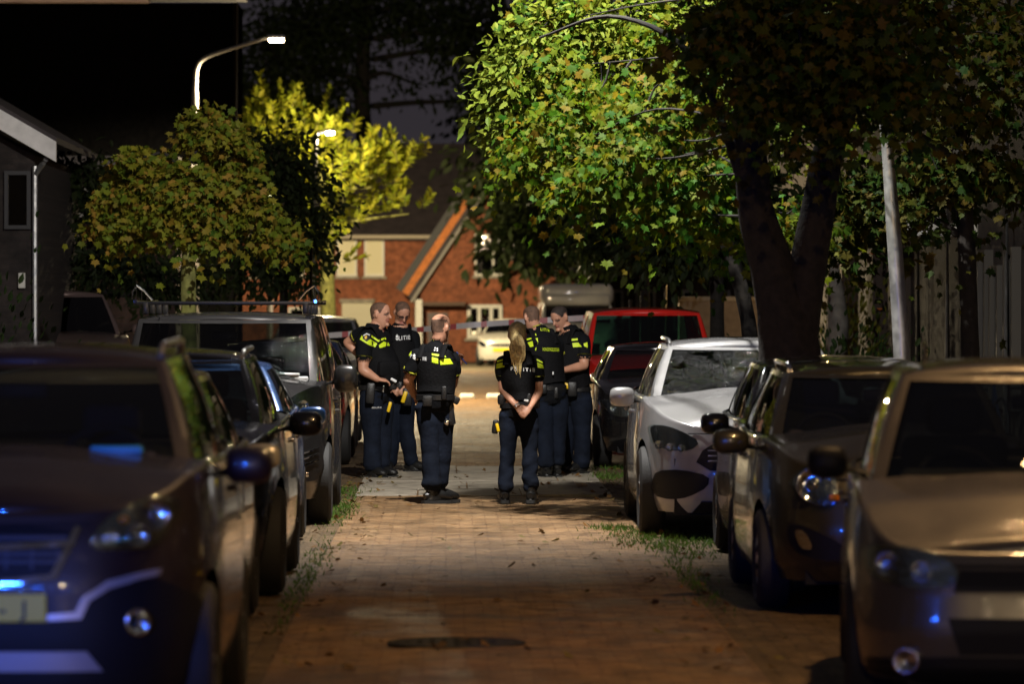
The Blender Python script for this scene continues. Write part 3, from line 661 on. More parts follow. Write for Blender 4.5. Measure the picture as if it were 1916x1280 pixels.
    c.mirror(1.35, 1.08, pm, .2, .16); c.wheels(); c.rails(M_ALU, .045); c.wipers(); c.handles(); c.inside(); c.plate(.47)
    # --- black hatch, red van, white van
    pm = MATS['black_paint']
    c = Car('parked_car', 'small black hatchback with its nose in front of the red van', 'car', 2.46, 49.6, L=3.9, W=1.7, H=1.40, zf=.76, zcowl=.95, zbelt=.97, ws0=.85, ws1=1.6, rr1=3.2, rr0=3.7, wheel=(.78, 3.1), wr_=.3, paintm=pm)
    c.headlight([(.40, .60), (.46, .68), (.62, .76), (.76, .78), (.74, .68), (.6, .58)], [(.62, .68, .045)]); c.feat('grille', [(-.42, .34), (-.44, .5), (.44, .5), (.42, .34)], M_CHROME, .005, .01, 1)
    c.mirror(1.15, .98, pm); c.wheels(); c.wipers(); c.handles(); c.plate(.55)
    pm = paint('signal_red_paint', (.9, .02, .008), .0, .4)
    c = Car('parked_van', 'bright red van behind the small black hatchback', 'van', 2.55, 56.3, L=4.5, W=1.8, H=1.80, zf=.98, zcowl=1.16, zbelt=1.12, zrear=1.12, ycowl=.9, ws0=.82, ws1=1.45, rr1=4.35, rr0=4.45, wbA=.8, wb=.86, wbD=.84, wr=.71, wrD=.7, bow=.2, bowr=.03, nr=9, panel=True, paintm=pm, glassm=glass('green_glass', (.22, .42, .36), rough=.12, wet=.1), wheel=(.85, 3.6))
    c.headlight([(.5, .76), (.55, .86), (.74, .9), (.82, .84), (.7, .74)], [(.66, .82, .05)]); c.feat('grille', [(-.5, .66), (-.5, .74), (.5, .74), (.5, .66)], M_BLACKPL, .006, .01, 0); c.feat('front_bumper', [(-.8, .3), (-.82, .56), (.82, .56), (.8, .3)], M_BLACKPL, .006, .01, 1, cuts=7)
    c.mirror(1.15, 1.2, M_BLACKPL, .2, .24); c.wheels(); c.wipers(); c.plate(.45)
    pm = paint('white_van_paint', (.62, .61, .55), .0, .4)
    c = Car('parked_van', 'tall off-white van in the distance behind the red van', 'van', 3.1, 107, L=5.6, W=2.0, H=1.98, zf=1.15, zcowl=1.4, zbelt=1.35, zrear=1.35, ycowl=.8, ws0=.72, ws1=1.3, rr1=5.4, rr0=5.5, wbA=.86, wb=.97, wbD=.96, wr=.84, wrD=.86, bow=.24, bowr=.03, nr=9, crown=.07, panel=True, paintm=pm, far=True, wheel=(1.0, 4.5), wr_=.35,
            prof=[(.15, .93, .07, .06), (.55, 1.0, 0, 0), (1.1, .99, .04, .0), (1.5, .97, .2, .0)])
    c.headlight([(.6, .82), (.62, .98), (.85, 1.08), (.92, 1.0), (.85, .84)], []); c.feat('grille', [(-.5, .66), (-.5, .94), (.5, .94), (.5, .66)], M_BLACKPL, .006, .01, 0); c.mirror(1.1, 1.5, M_BLACKPL, .2, .3); c.wheels()
    b = MB(); b.rbox((0, 3.4, 2.12), (1.74, 4.1, .5), .16, seg=4); b.build('high_roof', pm, c.root, True)
    b = MB(); b.rbox((0, 1.5, 1.98), (1.62, .5, .3), .1, seg=3); b.build('roof_visor', pm, c.root, True)
    # --- the two cars beside the camera, only corners in the frame
    pm = paint('night_blue_paint', (.012, .014, .02), .2, .25)
    c = Car('police_car', 'dark car corner with a blue roof light beside the camera, lower left corner', 'car', -2.13, 8.15, L=4.2, W=1.8, H=1.5, zf=.85, zcowl=1.02, zbelt=1.06, zrear=1.1, paintm=pm, wr=.56)
    c.wheels(); c.mirror(1.2, 1.05, pm)
    for g in (1, -1): c.feat('tail_light', [(g * .55, .75), (g * .55, 1.0), (g * .84, .98), (g * .84, .78)], M_REDL, .006, .01, 0, rear=True)
    b = MB(); b.rbox((0, 2.4, 1.565), (1.1, .3, .07), .02); lb = b.build('light_bar', M_BLACKPL, c.root, True)
    bl = emit('blue_beacon', (.02, .12, 1.0), 150)
    for g in (1, -1):
        b = MB(); b.rbox((g * .36, 2.4, 1.64), (.34, .26, .09), .03); b.build('beacon', bl, lb, True)
        L = bpy.data.lights.new('beacon_light', 'SPOT'); L.energy = P_BLUE * (2.2 if g < 0 else .15); L.color = (.02, .13, 1.0); L.shadow_soft_size = .1; L.spot_size = math.radians(30); L.spot_blend = .5
        lo = bpy.data.objects.new('beacon_light', L); COL.objects.link(lo); lo.parent = c.root; lo.location = (g * .36, 2.5, 1.75); lo.rotation_euler = (Vector((-1.75, 18.6, 1.75) if g < 0 else (2.2, 19.0, .35)) - Vector((-2.13 + g * .36, 10.65, 1.75))).to_track_quat('-Z', 'Y').to_euler()
    pm = MATS['silver_paint']
    c = Car('parked_car', 'grey car corner cut off by the lower right corner of the frame', 'car', 2.50, 8.3, L=4.2, W=1.78, H=1.48, zf=.82, paintm=pm, wr=.54, wb=.76, wbD=.64)
    c.wheels(); c.mirror(1.2, 1.0, pm)
    for g in (1, -1): c.feat('tail_light', [(g * .55, .7), (g * .55, .92), (g * .82, .9), (g * .82, .72)], M_REDL, .006, .01, 0, rear=True)
# ------------------------------------------------------------------ ground and road
def brick_mat(name, c1, c2, mortar, spec=.5, scale=1.0, bw=.21, bh=.1, bump=.6, wet=.0, rough=.7, axis='xy', patch=True):
    m = bpy.data.materials.new(name); m.use_nodes = True; t = m.node_tree; N, Lk = t.nodes, t.links; b = N['Principled BSDF']; b.inputs['Specular IOR Level'].default_value = spec
    tc = N.new('ShaderNodeTexCoord'); src = tc.outputs['Object']
    if axis != 'xy':
        sp = N.new('ShaderNodeSeparateXYZ'); cb = N.new('ShaderNodeCombineXYZ'); Lk.new(src, sp.inputs[0])
        Lk.new(sp.outputs['XYZ'.index(axis[0].upper())], cb.inputs[0]); Lk.new(sp.outputs['XYZ'.index(axis[1].upper())], cb.inputs[1]); src = cb.outputs[0]
    nzw = N.new('ShaderNodeTexNoise'); nzw.inputs['Scale'].default_value = 3; Lk.new(src, nzw.inputs[0])
    mv = N.new('ShaderNodeMix'); mv.data_type = 'VECTOR'; mv.inputs[0].default_value = .045; Lk.new(src, mv.inputs[4]); Lk.new(nzw.outputs['Color'], mv.inputs[5])
    br = N.new('ShaderNodeTexBrick'); br.inputs['Scale'].default_value = 1; br.inputs['Brick Width'].default_value = bw; br.inputs['Row Height'].default_value = bh
    br.inputs['Mortar Size'].default_value = .006; br.inputs['Mortar Smooth'].default_value = .3; br.inputs['Color1'].default_value = (*c1, 1); br.inputs['Color2'].default_value = (*c2, 1); br.inputs['Mortar'].default_value = (*mortar, 1)
    Lk.new(mv.outputs[1], br.inputs['Vector'])
    n1 = N.new('ShaderNodeTexNoise'); n1.inputs['Scale'].default_value = .9; n1.inputs['Detail'].default_value = 8; n1.inputs['Roughness'].default_value = .65; Lk.new(src, n1.inputs[0])
    n2 = N.new('ShaderNodeTexNoise'); n2.inputs['Scale'].default_value = 5; n2.inputs['Detail'].default_value = 8; n2.inputs['Roughness'].default_value = .7; Lk.new(src, n2.inputs[0])
    r1 = N.new('ShaderNodeMapRange'); r1.inputs[1].default_value = .3; r1.inputs[2].default_value = .7; r1.inputs[3].default_value = .55; r1.inputs[4].default_value = 1.35; Lk.new(n1.outputs[0], r1.inputs[0])
    r2 = N.new('ShaderNodeMapRange'); r2.inputs[1].default_value = .3; r2.inputs[2].default_value = .7; r2.inputs[3].default_value = .4; r2.inputs[4].default_value = 1.5; Lk.new(n2.outputs[0], r2.inputs[0])
    mu = N.new('ShaderNodeMath'); mu.operation = 'MULTIPLY'; Lk.new(r1.outputs[0], mu.inputs[0]); Lk.new(r2.outputs[0], mu.inputs[1])
    vm = N.new('ShaderNodeVectorMath'); vm.operation = 'SCALE'; Lk.new(br.outputs[0], vm.inputs[0]); Lk.new(mu.outputs[0], vm.inputs['Scale']); Lk.new(vm.outputs[0], b.inputs['Base Color'])
    rr = N.new('ShaderNodeMapRange'); rr.inputs[1].default_value = .35; rr.inputs[2].default_value = .62; rr.inputs[3].default_value = max(.1, rough - wet); rr.inputs[4].default_value = rough; Lk.new(n1.outputs[0], rr.inputs[0]); Lk.new(rr.outputs[0], b.inputs['Roughness'])
    ad = N.new('ShaderNodeMath'); ad.operation = 'MULTIPLY_ADD'; ad.inputs[1].default_value = -.35; Lk.new(br.outputs['Fac'], ad.inputs[0])
    n3 = N.new('ShaderNodeTexNoise'); n3.inputs['Scale'].default_value = 9; n3.inputs['Detail'].default_value = 10; n3.inputs['Roughness'].default_value = .75; Lk.new(src, n3.inputs[0])
    m3 = N.new('ShaderNodeMath'); m3.operation = 'MULTIPLY'; m3.inputs[1].default_value = 4.5; Lk.new(n3.outputs[0], m3.inputs[0]); Lk.new(m3.outputs[0], ad.inputs[2])
    bp = N.new('ShaderNodeBump'); bp.inputs['Strength'].default_value = bump; bp.inputs['Distance'].default_value = .012; Lk.new(ad.outputs[0], bp.inputs['Height']); Lk.new(bp.outputs[0], b.inputs['Normal'])
    return m
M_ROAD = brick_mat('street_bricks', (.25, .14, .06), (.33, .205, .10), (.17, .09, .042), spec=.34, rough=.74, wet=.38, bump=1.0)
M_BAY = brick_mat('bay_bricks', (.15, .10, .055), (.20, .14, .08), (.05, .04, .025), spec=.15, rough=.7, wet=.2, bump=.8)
M_CONC = mat('concrete', (.30, .26, .20), var=.35, nscale=5, rough=.7, rvar=.15, bump=.5, bscale=40)
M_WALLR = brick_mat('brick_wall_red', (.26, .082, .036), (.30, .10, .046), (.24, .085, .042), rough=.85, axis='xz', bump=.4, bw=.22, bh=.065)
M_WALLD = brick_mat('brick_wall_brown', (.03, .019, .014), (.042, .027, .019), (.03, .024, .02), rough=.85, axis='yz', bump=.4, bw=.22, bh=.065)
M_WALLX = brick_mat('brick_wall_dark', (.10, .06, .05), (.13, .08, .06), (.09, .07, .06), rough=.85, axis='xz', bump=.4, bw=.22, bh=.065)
M_WALLS = brick_mat('brick_wall_shaded', (.03, .022, .02), (.04, .03, .026), (.03, .025, .022), rough=.9, axis='xz', bump=.4, bw=.22, bh=.065)  # dark brick again, colour lowered to keep the side house in shade
M_TILE = mat('roof_tile_dark', (.045, .035, .035), var=.3, nscale=3, rough=.75, bump=.5, bscale=10)
M_WHITE = mat('white_paint_wood', (.7, .68, .6), rough=.5, var=.08)
M_WINDOW = glass('house_glass', .25, rough=.03)
M_DARKROOM = mat('dark_room', (.01, .01, .012), rough=.9)
M_BLIND = mat('cream_blind', (.78, .72, .48), rough=.8, bump=.3, bscale=20)
M_BARK = mat('bark', (.014, .011, .008), var=.5, nscale=14, rough=.9, bump=1.0, bscale=25)
M_TWIG = mat('twig_bark', (.014, .011, .008), rough=.9, var=.4, nscale=20)
M_BARKM = mat('mossy_bark', (.16, .16, .04), var=.5, nscale=9, rough=.9, bump=1.0, bscale=25)
def setting():
    struct(MB().bounds((-400, -30, -.3), (400, 900, -.12)).build('ground', mat('dark_soil', (.05, .05, .03), var=.4, nscale=.5, rough=.95)))
    def sheet(name, x0, x1, y0, y1, z, m, ny=1):
        V = [(x0, y0, z), (x1, y0, z), (x1, y1, z), (x0, y1, z)]; return struct(mesh(name, V, [(0, 1, 2, 3)], m, None, False))
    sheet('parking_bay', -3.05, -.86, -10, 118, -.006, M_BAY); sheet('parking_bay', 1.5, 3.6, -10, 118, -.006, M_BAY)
    r_ = np.random.default_rng(2); nx, ny = 40, 1500; xs = np.linspace(-.9, 1.54, nx); ys = np.concatenate([np.linspace(-10, 18, 60), np.linspace(18.1, 60, 1200), np.linspace(60.5, 126, ny - 1260)])
    XX, YY = np.meshgrid(xs, ys); zz = np.zeros_like(XX)
    for k in range(60):
        wl = .18 * (2.6 / .18) ** r_.uniform(); an = r_.uniform(0, PI); ph = r_.uniform(0, 6.3); zz += .0011 * wl ** .8 * np.sin((XX * math.cos(an) + YY * math.sin(an)) * 2 * PI / wl + ph)
    zz = np.clip(zz, -.012, .012) * np.clip(np.minimum(XX + .9, 1.54 - XX) / .15, 0, 1)
    rd = struct(fast_mesh('road', np.stack([XX, YY, zz], 2).reshape(-1, 3), np.array(grid_faces(ny, nx)), M_ROAD, None, True))
    sheet('cross_road', -60, 60, 118, 145, -.003, mat('asphalt_far', (.12, .095, .055), var=.3, nscale=1, rough=.8, bump=.3))
    for nm, a, b in (('pavement', -9.5, -3.12), ('pavement', 3.67, 14)):
        m = MB(); m.bounds((a, -10, -.1), (b, 117, .10)); struct(m.build(nm, M_CONC))
    kerbs = []
    for X in (-3.09, 3.635):
        for k in range(26):
            b = MB(); b.rbox((X, 20 + k * 1.0, .03), (.08, .985, .18), .012); o = b.build('kerbstone', M_CONC, rd)
    # concrete slabs of the raised crossing
    y = 42.7; rr = random.Random(4)
    for dpt in (1.55, 1.9, 2.1, 2.3):
        x = -.9 + rr.uniform(-.5, 0)
        while x < 1.5:
            w = rr.uniform(.95, 1.25); xa, xb = max(-.9, x), min(1.56, x + w)
            if xb - xa > .1:
                b = MB(); b.rbox(((xa + xb) / 2, y + dpt / 2, .0), (xb - xa - .012, dpt - .015, .02 + rr.uniform(0, .014)), .006); b.build('concrete_slab', M_CONC, rd)
            x += w
        y += dpt
    # speed bump stones further on
    for k in range(7):
        b = MB(); b.rbox((-1.2 + k * .52, 88, .05), (.3, .5, .12), .05); b.build('white_block', M_WHITE, rd)
    # manhole cover
    h = tag(empty('manhole_cover', (.04, 24.0, 0)), 'round iron manhole cover set in the brick street in the foreground', 'manhole')
    V, F = lathe([(.37, .002), (.37, .008), (.335, .009), (.335, .004), (.33, .004)], 36); mesh('ring', V, F, mat('cast_iron', (.018, .016, .014), rough=.9, bump=.6, bscale=60), h)
    V, F = lathe([(.329, .003), (.329, .007), (.30, .008), (.001, .008)], 36); ld = mesh('lid', V, F, MATS['cast_iron'], h)
    b = MB()
    for i in range(-4, 5):
        for j in range(-4, 5):
            if i * i + j * j < 17: b.box((i * .065, j * .065, .009), (.03, .03, .004))
    b.build('stud_relief', MATS['cast_iron'], ld)['kind'] = 'stuff'
# ------------------------------------------------------------------ street lamps
def street_lamp(label, base, pts, rad, head, direction, power, color, soft=.09, strength=60, name='street_lamp', headlen=.5, cone=None, pm=None, tilt=0, blend=.25, roll=0):
    r = tag(empty(name, base), label, 'street lamp'); B = Vector(base); lp = [Vector(p) - B for p in pts]
    k = len(lp); sp = smooth_path(lp, 5); rr = np.interp(np.linspace(0, 1, len(sp)), np.linspace(0, 1, len(rad)), rad)
    b = MB(); b.tube(sp, list(rr), 12); b.build('pole', pm or M_STEEL, r, True)
    hv = Vector(head) - B; dv = Vector(direction).normalized()
    M = Matrix((dv, Vector((0, 0, 1)).cross(dv), (0, 0, 1))).transposed()
    b = MB(); b.rbox(hv + dv * headlen / 2 + Vector((0, 0, .03)), (headlen, .2, .07), .025, M=M, seg=3); hd = b.build('lamp_head', mat('lamp_casing', (.35, .35, .34), metal=.5, rough=.4), r, True)
    b = MB(); b.rbox(hv + dv * headlen * .52 + Vector((0, 0, -.03)), (headlen * .82, .17, .06), .02, M=M); b.build('lamp_lens', emit('lamp_light_' + label[:12], color, strength), hd, True)
    L = bpy.data.lights.new('lamp_light', 'SPOT' if cone else 'POINT'); L.energy = power
    if cone: L.spot_size = math.radians(cone); L.spot_blend = blend
    L.color = color; L.shadow_soft_size = soft
    lo = bpy.data.objects.new('lamp_light', L); COL.objects.link(lo); lo.parent = r; lo.location = hv + dv * headlen * .52 + Vector((0, 0, -.06 - soft)); lo.rotation_euler = (math.radians(tilt), math.radians(roll), 0)
    return r
def lamps():
    d = 84.0
    street_lamp('slim bent street lamp rising behind the round maple, glowing head over the street', PX(365, 755, d),
                [PX(365, 755, d), PX(365, 500, d), PX(366, 216, d), PX(366, 160, d), PX(370, 125, d), PX(385, 108, d), PX(420, 95, d), PX(482, 76, d), PX(492, 72, d), PX(505, 71, d)], [.09, .08, .065, .05, .045, .04, .036, .034, .03, .03],
                PX(500, 72, d), (1, 0, 0), P_FAR, C_FAR, strength=90, headlen=.34, cone=166, pm=mat('dull_pole', (.10, .095, .085), rough=.6, metal=.2))
    d = 97.6
    street_lamp('far street lamp shining white among the leaves of the bright tree', PX(588, 575 + 1.8 * S(d), d), [PX(588, 575 + 1.8 * S(d), d), PX(588, 400, d), PX(592, 262, d), PX(600, 248, d), PX(610, 246, d)], [.07, .06, .04, .03, .03],
                PX(608, 246, d), (1, 0, 0), P_TREE, C_FAR, strength=130, headlen=.22, pm=M_BLACKPL)
    d = 130.0  # unseen lamp, added so the brick house front is lit
    street_lamp('lamp of the cross street hidden behind the unlit tree, lighting the brick house', PX(505, 575 + 1.8 * S(d), d), [PX(505, 575 + 1.8 * S(d), d), PX(505, 400, d), PX(508, 345, d), PX(520, 335, d), PX(535, 333, d)], [.09, .07, .05, .04, .04],
                PX(533, 333, d), (1, 0, 0), P_CROSS, C_FAR, strength=60, headlen=.42)
    d = 38.3      # leaning pole right, head above the frame
    mb_ = PX(1697, 575 + 1.8 * S(d), d)
    r = street_lamp('grey tapered lamp post leaning among the maple branches on the right', PX(1697, 575 + 1.8 * S(d), d),
                [PX(1697, 575 + 1.8 * S(d), d), PX(1690, 690, d), PX(1672, 420, d), PX(1655, 225, d), Vector((3.55, 38.3, 4.6)), Vector((3.35, 38.3, 6.4)), Vector((2.9, 38.0, 7.3)), Vector((1.9, 37.4, 7.6)), Vector((.7, 36.9, 7.68))], [.082, .075, .062, .045, .04, .036, .034, .032, .03],
                (.75, 36.95, 7.65), (-.86, -.5, 0), P_MID, C_MID, soft=.08, strength=80, cone=164, tilt=28, blend=.6, roll=30)
    b = Vector((5.4, 20.5, 0))
    street_lamp('street lamp above the nearest parked cars, outside the frame', b, [b, b + Vector((0, 0, 4)), b + Vector((0, 0, 5.8)), b + Vector((-.7, 0, 6.4)), b + Vector((-2.2, 1, 6.6))], [.08, .06, .05, .04, .035],
                b + Vector((-2.2, 1, 6.6)), (-.8, .5, 0), P_NEAR, C_NEAR, strength=60)
    b = Vector((4.6, -16, 0))  # unseen lamp added as fill on the car fronts
    street_lamp('street lamp well behind the camera, outside the frame', b, [b, b + Vector((0, 0, 4)), b + Vector((0, 0, 5.8)), b + Vector((-.7, 0, 6.4)), b + Vector((-2.2, 0, 6.6))], [.08, .06, .05, .04, .035],
                b + Vector((-2.2, 0, 6.6)), (-1, 0, 0), P_NEAR * 6.0, (1.0, .74, .42), strength=120)
# ------------------------------------------------------------------ houses
def win(root, name, x0, x1, z0, z1, y, bars=(), blind=False, fr=.07, face='y', sill=True, inner=None, fm=None):
    """window in a wall facing the camera (face y) or the street (face x, coordinates then run along y)"""
    T = (lambda a, b, c: (a, b, c)) if face == 'y' else (lambda a, b, c: (b, a, c))
    def bx(mb, a0, a1, b0, b1, c0, c1): mb.bounds(T(a0, b0, c0), T(a1, b1, c1))
    w = empty(name, T((x0 + x1) / 2, y, z0), 0, root); inv = Vector(T((x0 + x1) / 2, y, z0)); f = MB()
    bx(f, x0, x0 + fr, y - .03, y + .08, z0, z1); bx(f, x1 - fr, x1, y - .03, y + .08, z0, z1); bx(f, x0 + fr, x1 - fr, y - .028, y + .08, z1 - fr, z1); bx(f, x0 + fr, x1 - fr, y - .028, y + .08, z0, z0 + fr)
    for t in bars: xx = x0 + (x1 - x0) * t; bx(f, xx - fr * .5, xx + fr * .5, y - .026, y + .07, z0 + fr, z1 - fr)
    o = f.build('frame', fm or M_WHITE, w); o.location = -inv
    g = MB(); bx(g, x0 + fr, x1 - fr, y + .03, y + .04, z0 + fr, z1 - fr); o = g.build('pane', M_WINDOW, w); o.location = -inv
    g = MB(); bx(g, x0 + fr * .5, x1 - fr * .5, y + .085, y + .095, z0 + fr * .5, z1 - fr * .5); o = g.build('blind' if blind else 'room', M_BLIND if blind else (inner or M_DARKROOM), w); o.location = -inv
    if blind: bpy.data.objects.remove([c for c in w.children if c.name.startswith('pane')][0]); o.location = -inv + Vector(T(0, -.09, 0))
    if sill: g = MB(); bx(g, x0 - .08, x1 + .08, y - .1, y - .032, z0 - .09, z0 - .005); o = g.build('sill', M_CONC, w); o.location = -inv
    return w
def houses():
    d = 150.0; s = S(d)
    def X(px): return (px - VPX) / s
    def Z(py): return CAMZ - (py - HOR) / s
    # brick house with blinds
    h = tag(empty('brick_house', (X(690), d, 0)), 'red brick house with two lit cream blinds under a long dark roof', 'house'); O = Vector((X(690), d, 0))
    def part(mb, nm, m, par=h, sm=False):
        o = mb.build(nm, m, par, sm); o.location = -O if par is h else (0, 0, 0); return o
    def wz(*a, **k):
        w = win(h, *a, **k); w.location = Vector(w.location) - O; return w
    mb = MB(); mb.bounds((X(330), d, 0), (X(800), d + 8, Z(445))); part(mb, 'wall', M_WALLR)
    wz('window', X(630), X(668), Z(517), Z(445), d - .08, blind=True); wz('window', X(682), X(719), Z(517), Z(445), d - .08, blind=True)
    for px in (470, 530): wz('window', X(px), X(px + 40), Z(517), Z(445), d - .08)
    wz('window', X(540), X(600), Z(640), Z(575), d - .08, bars=(.5,))
    mb = MB(); e0, e1 = Z(440), Z(258)
    V = [(X(320), d - .4, e0), (X(1140), d - .4, e0), (X(1140), d + 5, e1), (X(320), d + 5, e1), (X(320), d - .4, e0 - .18), (X(1140), d - .4, e0 - .18), (X(1140), d + 5.2, e1 - .2), (X(320), d + 5.2, e1 - .2)]
    mb.add(V, [(0, 1, 2, 3), (4, 7, 6, 5), (0, 4, 5, 1), (1, 5, 6, 2), (2, 6, 7, 3), (3, 7, 4, 0)]); rf = part(mb, 'roof', M_TILE)
    mb = MB(); mb.rbox((X(585), d - .45, e0 - .06), (X(850) - X(320), .14, .13), .03); part(mb, 'gutter', mat('pale_gutter', (.42, .36, .26), rough=.6))
    mb = MB(); mb.bounds((X(640), d - .12, 0), (X(697), d - .02, Z(566))); gd = part(mb, 'garage_door', mat('cream_door', (.62, .58, .42), rough=.6))
    for k in range(6): mb = MB(); mb.bounds((X(640), d - .14, .02 + k * .31), (X(697), d - .121, .29 + k * .31)); part(mb, 'door_panel', MATS['cream_door'])
    mb = MB(); mb.bounds((X(636), d - .25, Z(566)), (X(701), d - .005, Z(566) + .12)); part(mb, 'lintel', M_CONC)
    # house with the low-swept gable
    g0 = d - 2.2; s2 = S(g0)
    def X2(px): return (px - VPX) / s2
    def Z2(py): return CAMZ - (py - HOR) / s2
    O2 = Vector((X2(930), g0, 0)); h2 = tag(empty('gable_house', O2), 'brick house with a steep orange-edged gable sweeping down to the door', 'house')
    def part2(mb, nm, m, par=h2, sm=False):
        o = mb.build(nm, m, par, sm); o.location = -O2 if par is h2 else (0, 0, 0); return o
    pl = [(X2(787), 0), (X2(1090), 0), (X2(1090), Z2(555)), (X2(935), Z2(318)), (X2(787), Z2(540))]
    V = [(x, g0, z) for x, z in pl] + [(x, g0 + 9, z) for x, z in pl]; mb = MB(); mb.add(V, [(4, 3, 2, 1, 0), (5, 6, 7, 8, 9)] + [(i, (i + 1) % 5, 5 + (i + 1) % 5, 5 + i) for i in range(5)]); part2(mb, 'wall', M_WALLR)
    def slope(nm, xa, za, xb, zb, t, y0, y1, m):
        n = Vector((-(zb - za), 0, xb - xa)).normalized() * t
        if n.z < 0: n = -n
        P = [Vector((xa, y0, za)), Vector((xb, y0, zb)), Vector((xb, y0, zb)) + n, Vector((xa, y0, za)) + n]; Q = [p + Vector((0, y1 - y0, 0)) for p in P]
        mb = MB(); mb.add(P + Q, [(0, 1, 2, 3), (7, 6, 5, 4), (0, 4, 5, 1), (1, 5, 6, 2), (2, 6, 7, 3), (3, 7, 4, 0)]); return part2(mb, nm, m)
    slope('roof', X2(770), Z2(560), X2(935), Z2(312), .16, g0 - .25, g0 + 9, M_TILE); slope('roof', X2(935), Z2(312), X2(1110), Z2(575), .16, g0 - .25, g0 + 9, M_TILE)
    slope('verge_board', X2(772), Z2(566), X2(934), Z2(322), .09, g0 - .33, g0 - .26, mat('grey_board', (.3, .28, .24), rough=.7))
    # orange tile soffit of the neighbour's cheek, seen left of the verge
    slope('tile_cheek', X2(768), Z2(556), X2(930), Z2(312), .32, g0 - .1, g0 + .5, mat('orange_tile', (.55, .17, .03), rough=.7, var=.25, nscale=6, bump=.5, bscale=12))
    slope('verge_board', X2(752), Z2(546), X2(914), Z2(300), .24, g0 + .0, g0 + .52, mat('black_verge', (.03, .03, .03), rough=.6))
    mb = MB(); mb.rbox((X2(784), g0 - .5, Z2(560) / 2), (.24, .3, Z2(560)), .03); part2(mb, 'post', M_WHITE)
    mb = MB(); mb.bounds((X2(800), g0 - .06, 0), (X2(838), g0 - .01, Z2(585))); dr = part2(mb, 'door', mat('dark_door', (.05, .02, .015), rough=.4))
    mb = MB(); mb.bounds((X2(790), g0 - .8, Z2(572)), (X2(870), g0 - .02, Z2(572) + .12)); part2(mb, 'canopy', mat('brown_soffit', (.1, .06, .04), rough=.7))
    def wz2(*a, **k):
        w = win(h2, *a, **k); w.location = Vector(w.location) - O2; return w
    wz2('window', X2(888), X2(946), Z2(516), Z2(438), g0 - .08, bars=(.6,)); wz2('window', X2(874), X2(940), Z2(633), Z2(570), g0 - .08, bars=(.34, .68), fr=.12)
    d7 = 158.0; O7 = Vector((9, d7, 0)); h7 = tag(empty('far_house', O7), 'long unlit house row closing the street behind the right-hand trees', 'house')
    mb = MB(); mb.bounds((PX(1085, 0, d7).x, d7, 0), (30, d7 + 7, 4.6)); o = mb.build('wall', M_WALLX, h7); o.location = -O7
    mb = MB(); mb.add([(PX(1080, 0, d7).x, d7 - .4, 4.5), (31, d7 - .4, 4.5), (31, d7 + 4, 8), (PX(1080, 0, d7).x, d7 + 4, 8)], [(0, 1, 2, 3)]); o = mb.build('roof', M_TILE, h7); o.location = -O7
    for px in (1130, 1190, 1260, 1330): w = win(h7, 'window', PX(px, 0, d7).x, PX(px + 36, 0, d7).x, 1.0, 2.4, d7 - .06, bars=(.5,)); w.location = Vector(w.location) - O7
    # tall dark row at far left
    d3 = 90.0; s3 = S(d3)
    O3 = Vector((-7, d3, 0)); h3 = tag(empty('tall_house', O3), 'tall unlit house block with a pale gutter at the top left corner', 'house')
    mb = MB(); mb.bounds((-40, d3, 0), ((446 - VPX) / s3, d3 + 2, 7.9)); o = mb.build('wall', mat('unlit_wall_black', (.0015, .0015, .0017), spec=.0, rough=.9, var=.3), h3); o.location = -O3  # unlit wall: its darkness is put into a near-black colour
    mb = MB(); mb.rbox(((-40 + (282 - VPX) / s3) / 2, d3 - .2, 7.97), ((282 - VPX) / s3 + 40, .34, .16), .03); o = mb.build('gutter', mat('pink_grey_board', (.45, .38, .4), rough=.6), h3); o.location = -O3
    mb = MB(); mb.bounds((-40, d3 - .02, 8.06), ((446 - VPX) / s3 + .1, d3 + 2.1, 10.5)); o = mb.build('roof', M_TILE, h3); o.location = -O3
    mb = MB(); mb.tube([((442 - VPX) / s3, d3 - .1, .0), ((442 - VPX) / s3, d3 - .1, 7.9)], .05, 8); o = mb.build('downpipe', mat('brown_pipe', (.012, .008, .006), spec=.1, rough=.8), h3, True); o.location = -O3
    mb = MB(); mb.bounds((-8.6, d3 - .06, .1), (-7.7, d3 - .01, 2.2)); o = mb.build('door', mat('dark_door2', (.02, .02, .02), rough=.5), h3); o.location = -O3
    # low side house, left
    d4 = 58.0
    O4 = Vector((-7.0, d4, 0)); h4 = tag(empty('side_house', O4), 'dark side house with a sloping white verge board at the left edge', 'house')
    def p4(mb, nm, m, sm=False): o = mb.build(nm, m, h4, sm); o.location = -O4; return o
    a, b = PX(-160, 130, d4 - .5), PX(106, 284, d4 - .5)
    wr = PX(66, 300, d4).x
    V = [(-12, d4, 0), (wr, d4, 0), (wr, d4, PX(0, 290, d4).z), (-12, d4, PX(0, 290, d4).z + 3.4)]; V += [(x, y + 7, z) for x, y, z in V]
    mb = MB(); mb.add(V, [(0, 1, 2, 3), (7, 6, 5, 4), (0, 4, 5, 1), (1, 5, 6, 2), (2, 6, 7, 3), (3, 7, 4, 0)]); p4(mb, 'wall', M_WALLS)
    n = Vector((0, 0, .13)); sl = (b - a); a2 = a - sl * 1.2
    mb = MB(); P = [a2 - n, b - n, b + n, a2 + n]; Q = [p + Vector((0, .08, 0)) for p in P]; mb.add(P + Q, [(0, 1, 2, 3), (7, 6, 5, 4), (0, 4, 5, 1), (1, 5, 6, 2), (2, 6, 7, 3), (3, 7, 4, 0)]); p4(mb, 'verge_board', mat('grey_white_board', (.8, .78, .74), rough=.6, var=.15, nscale=6))
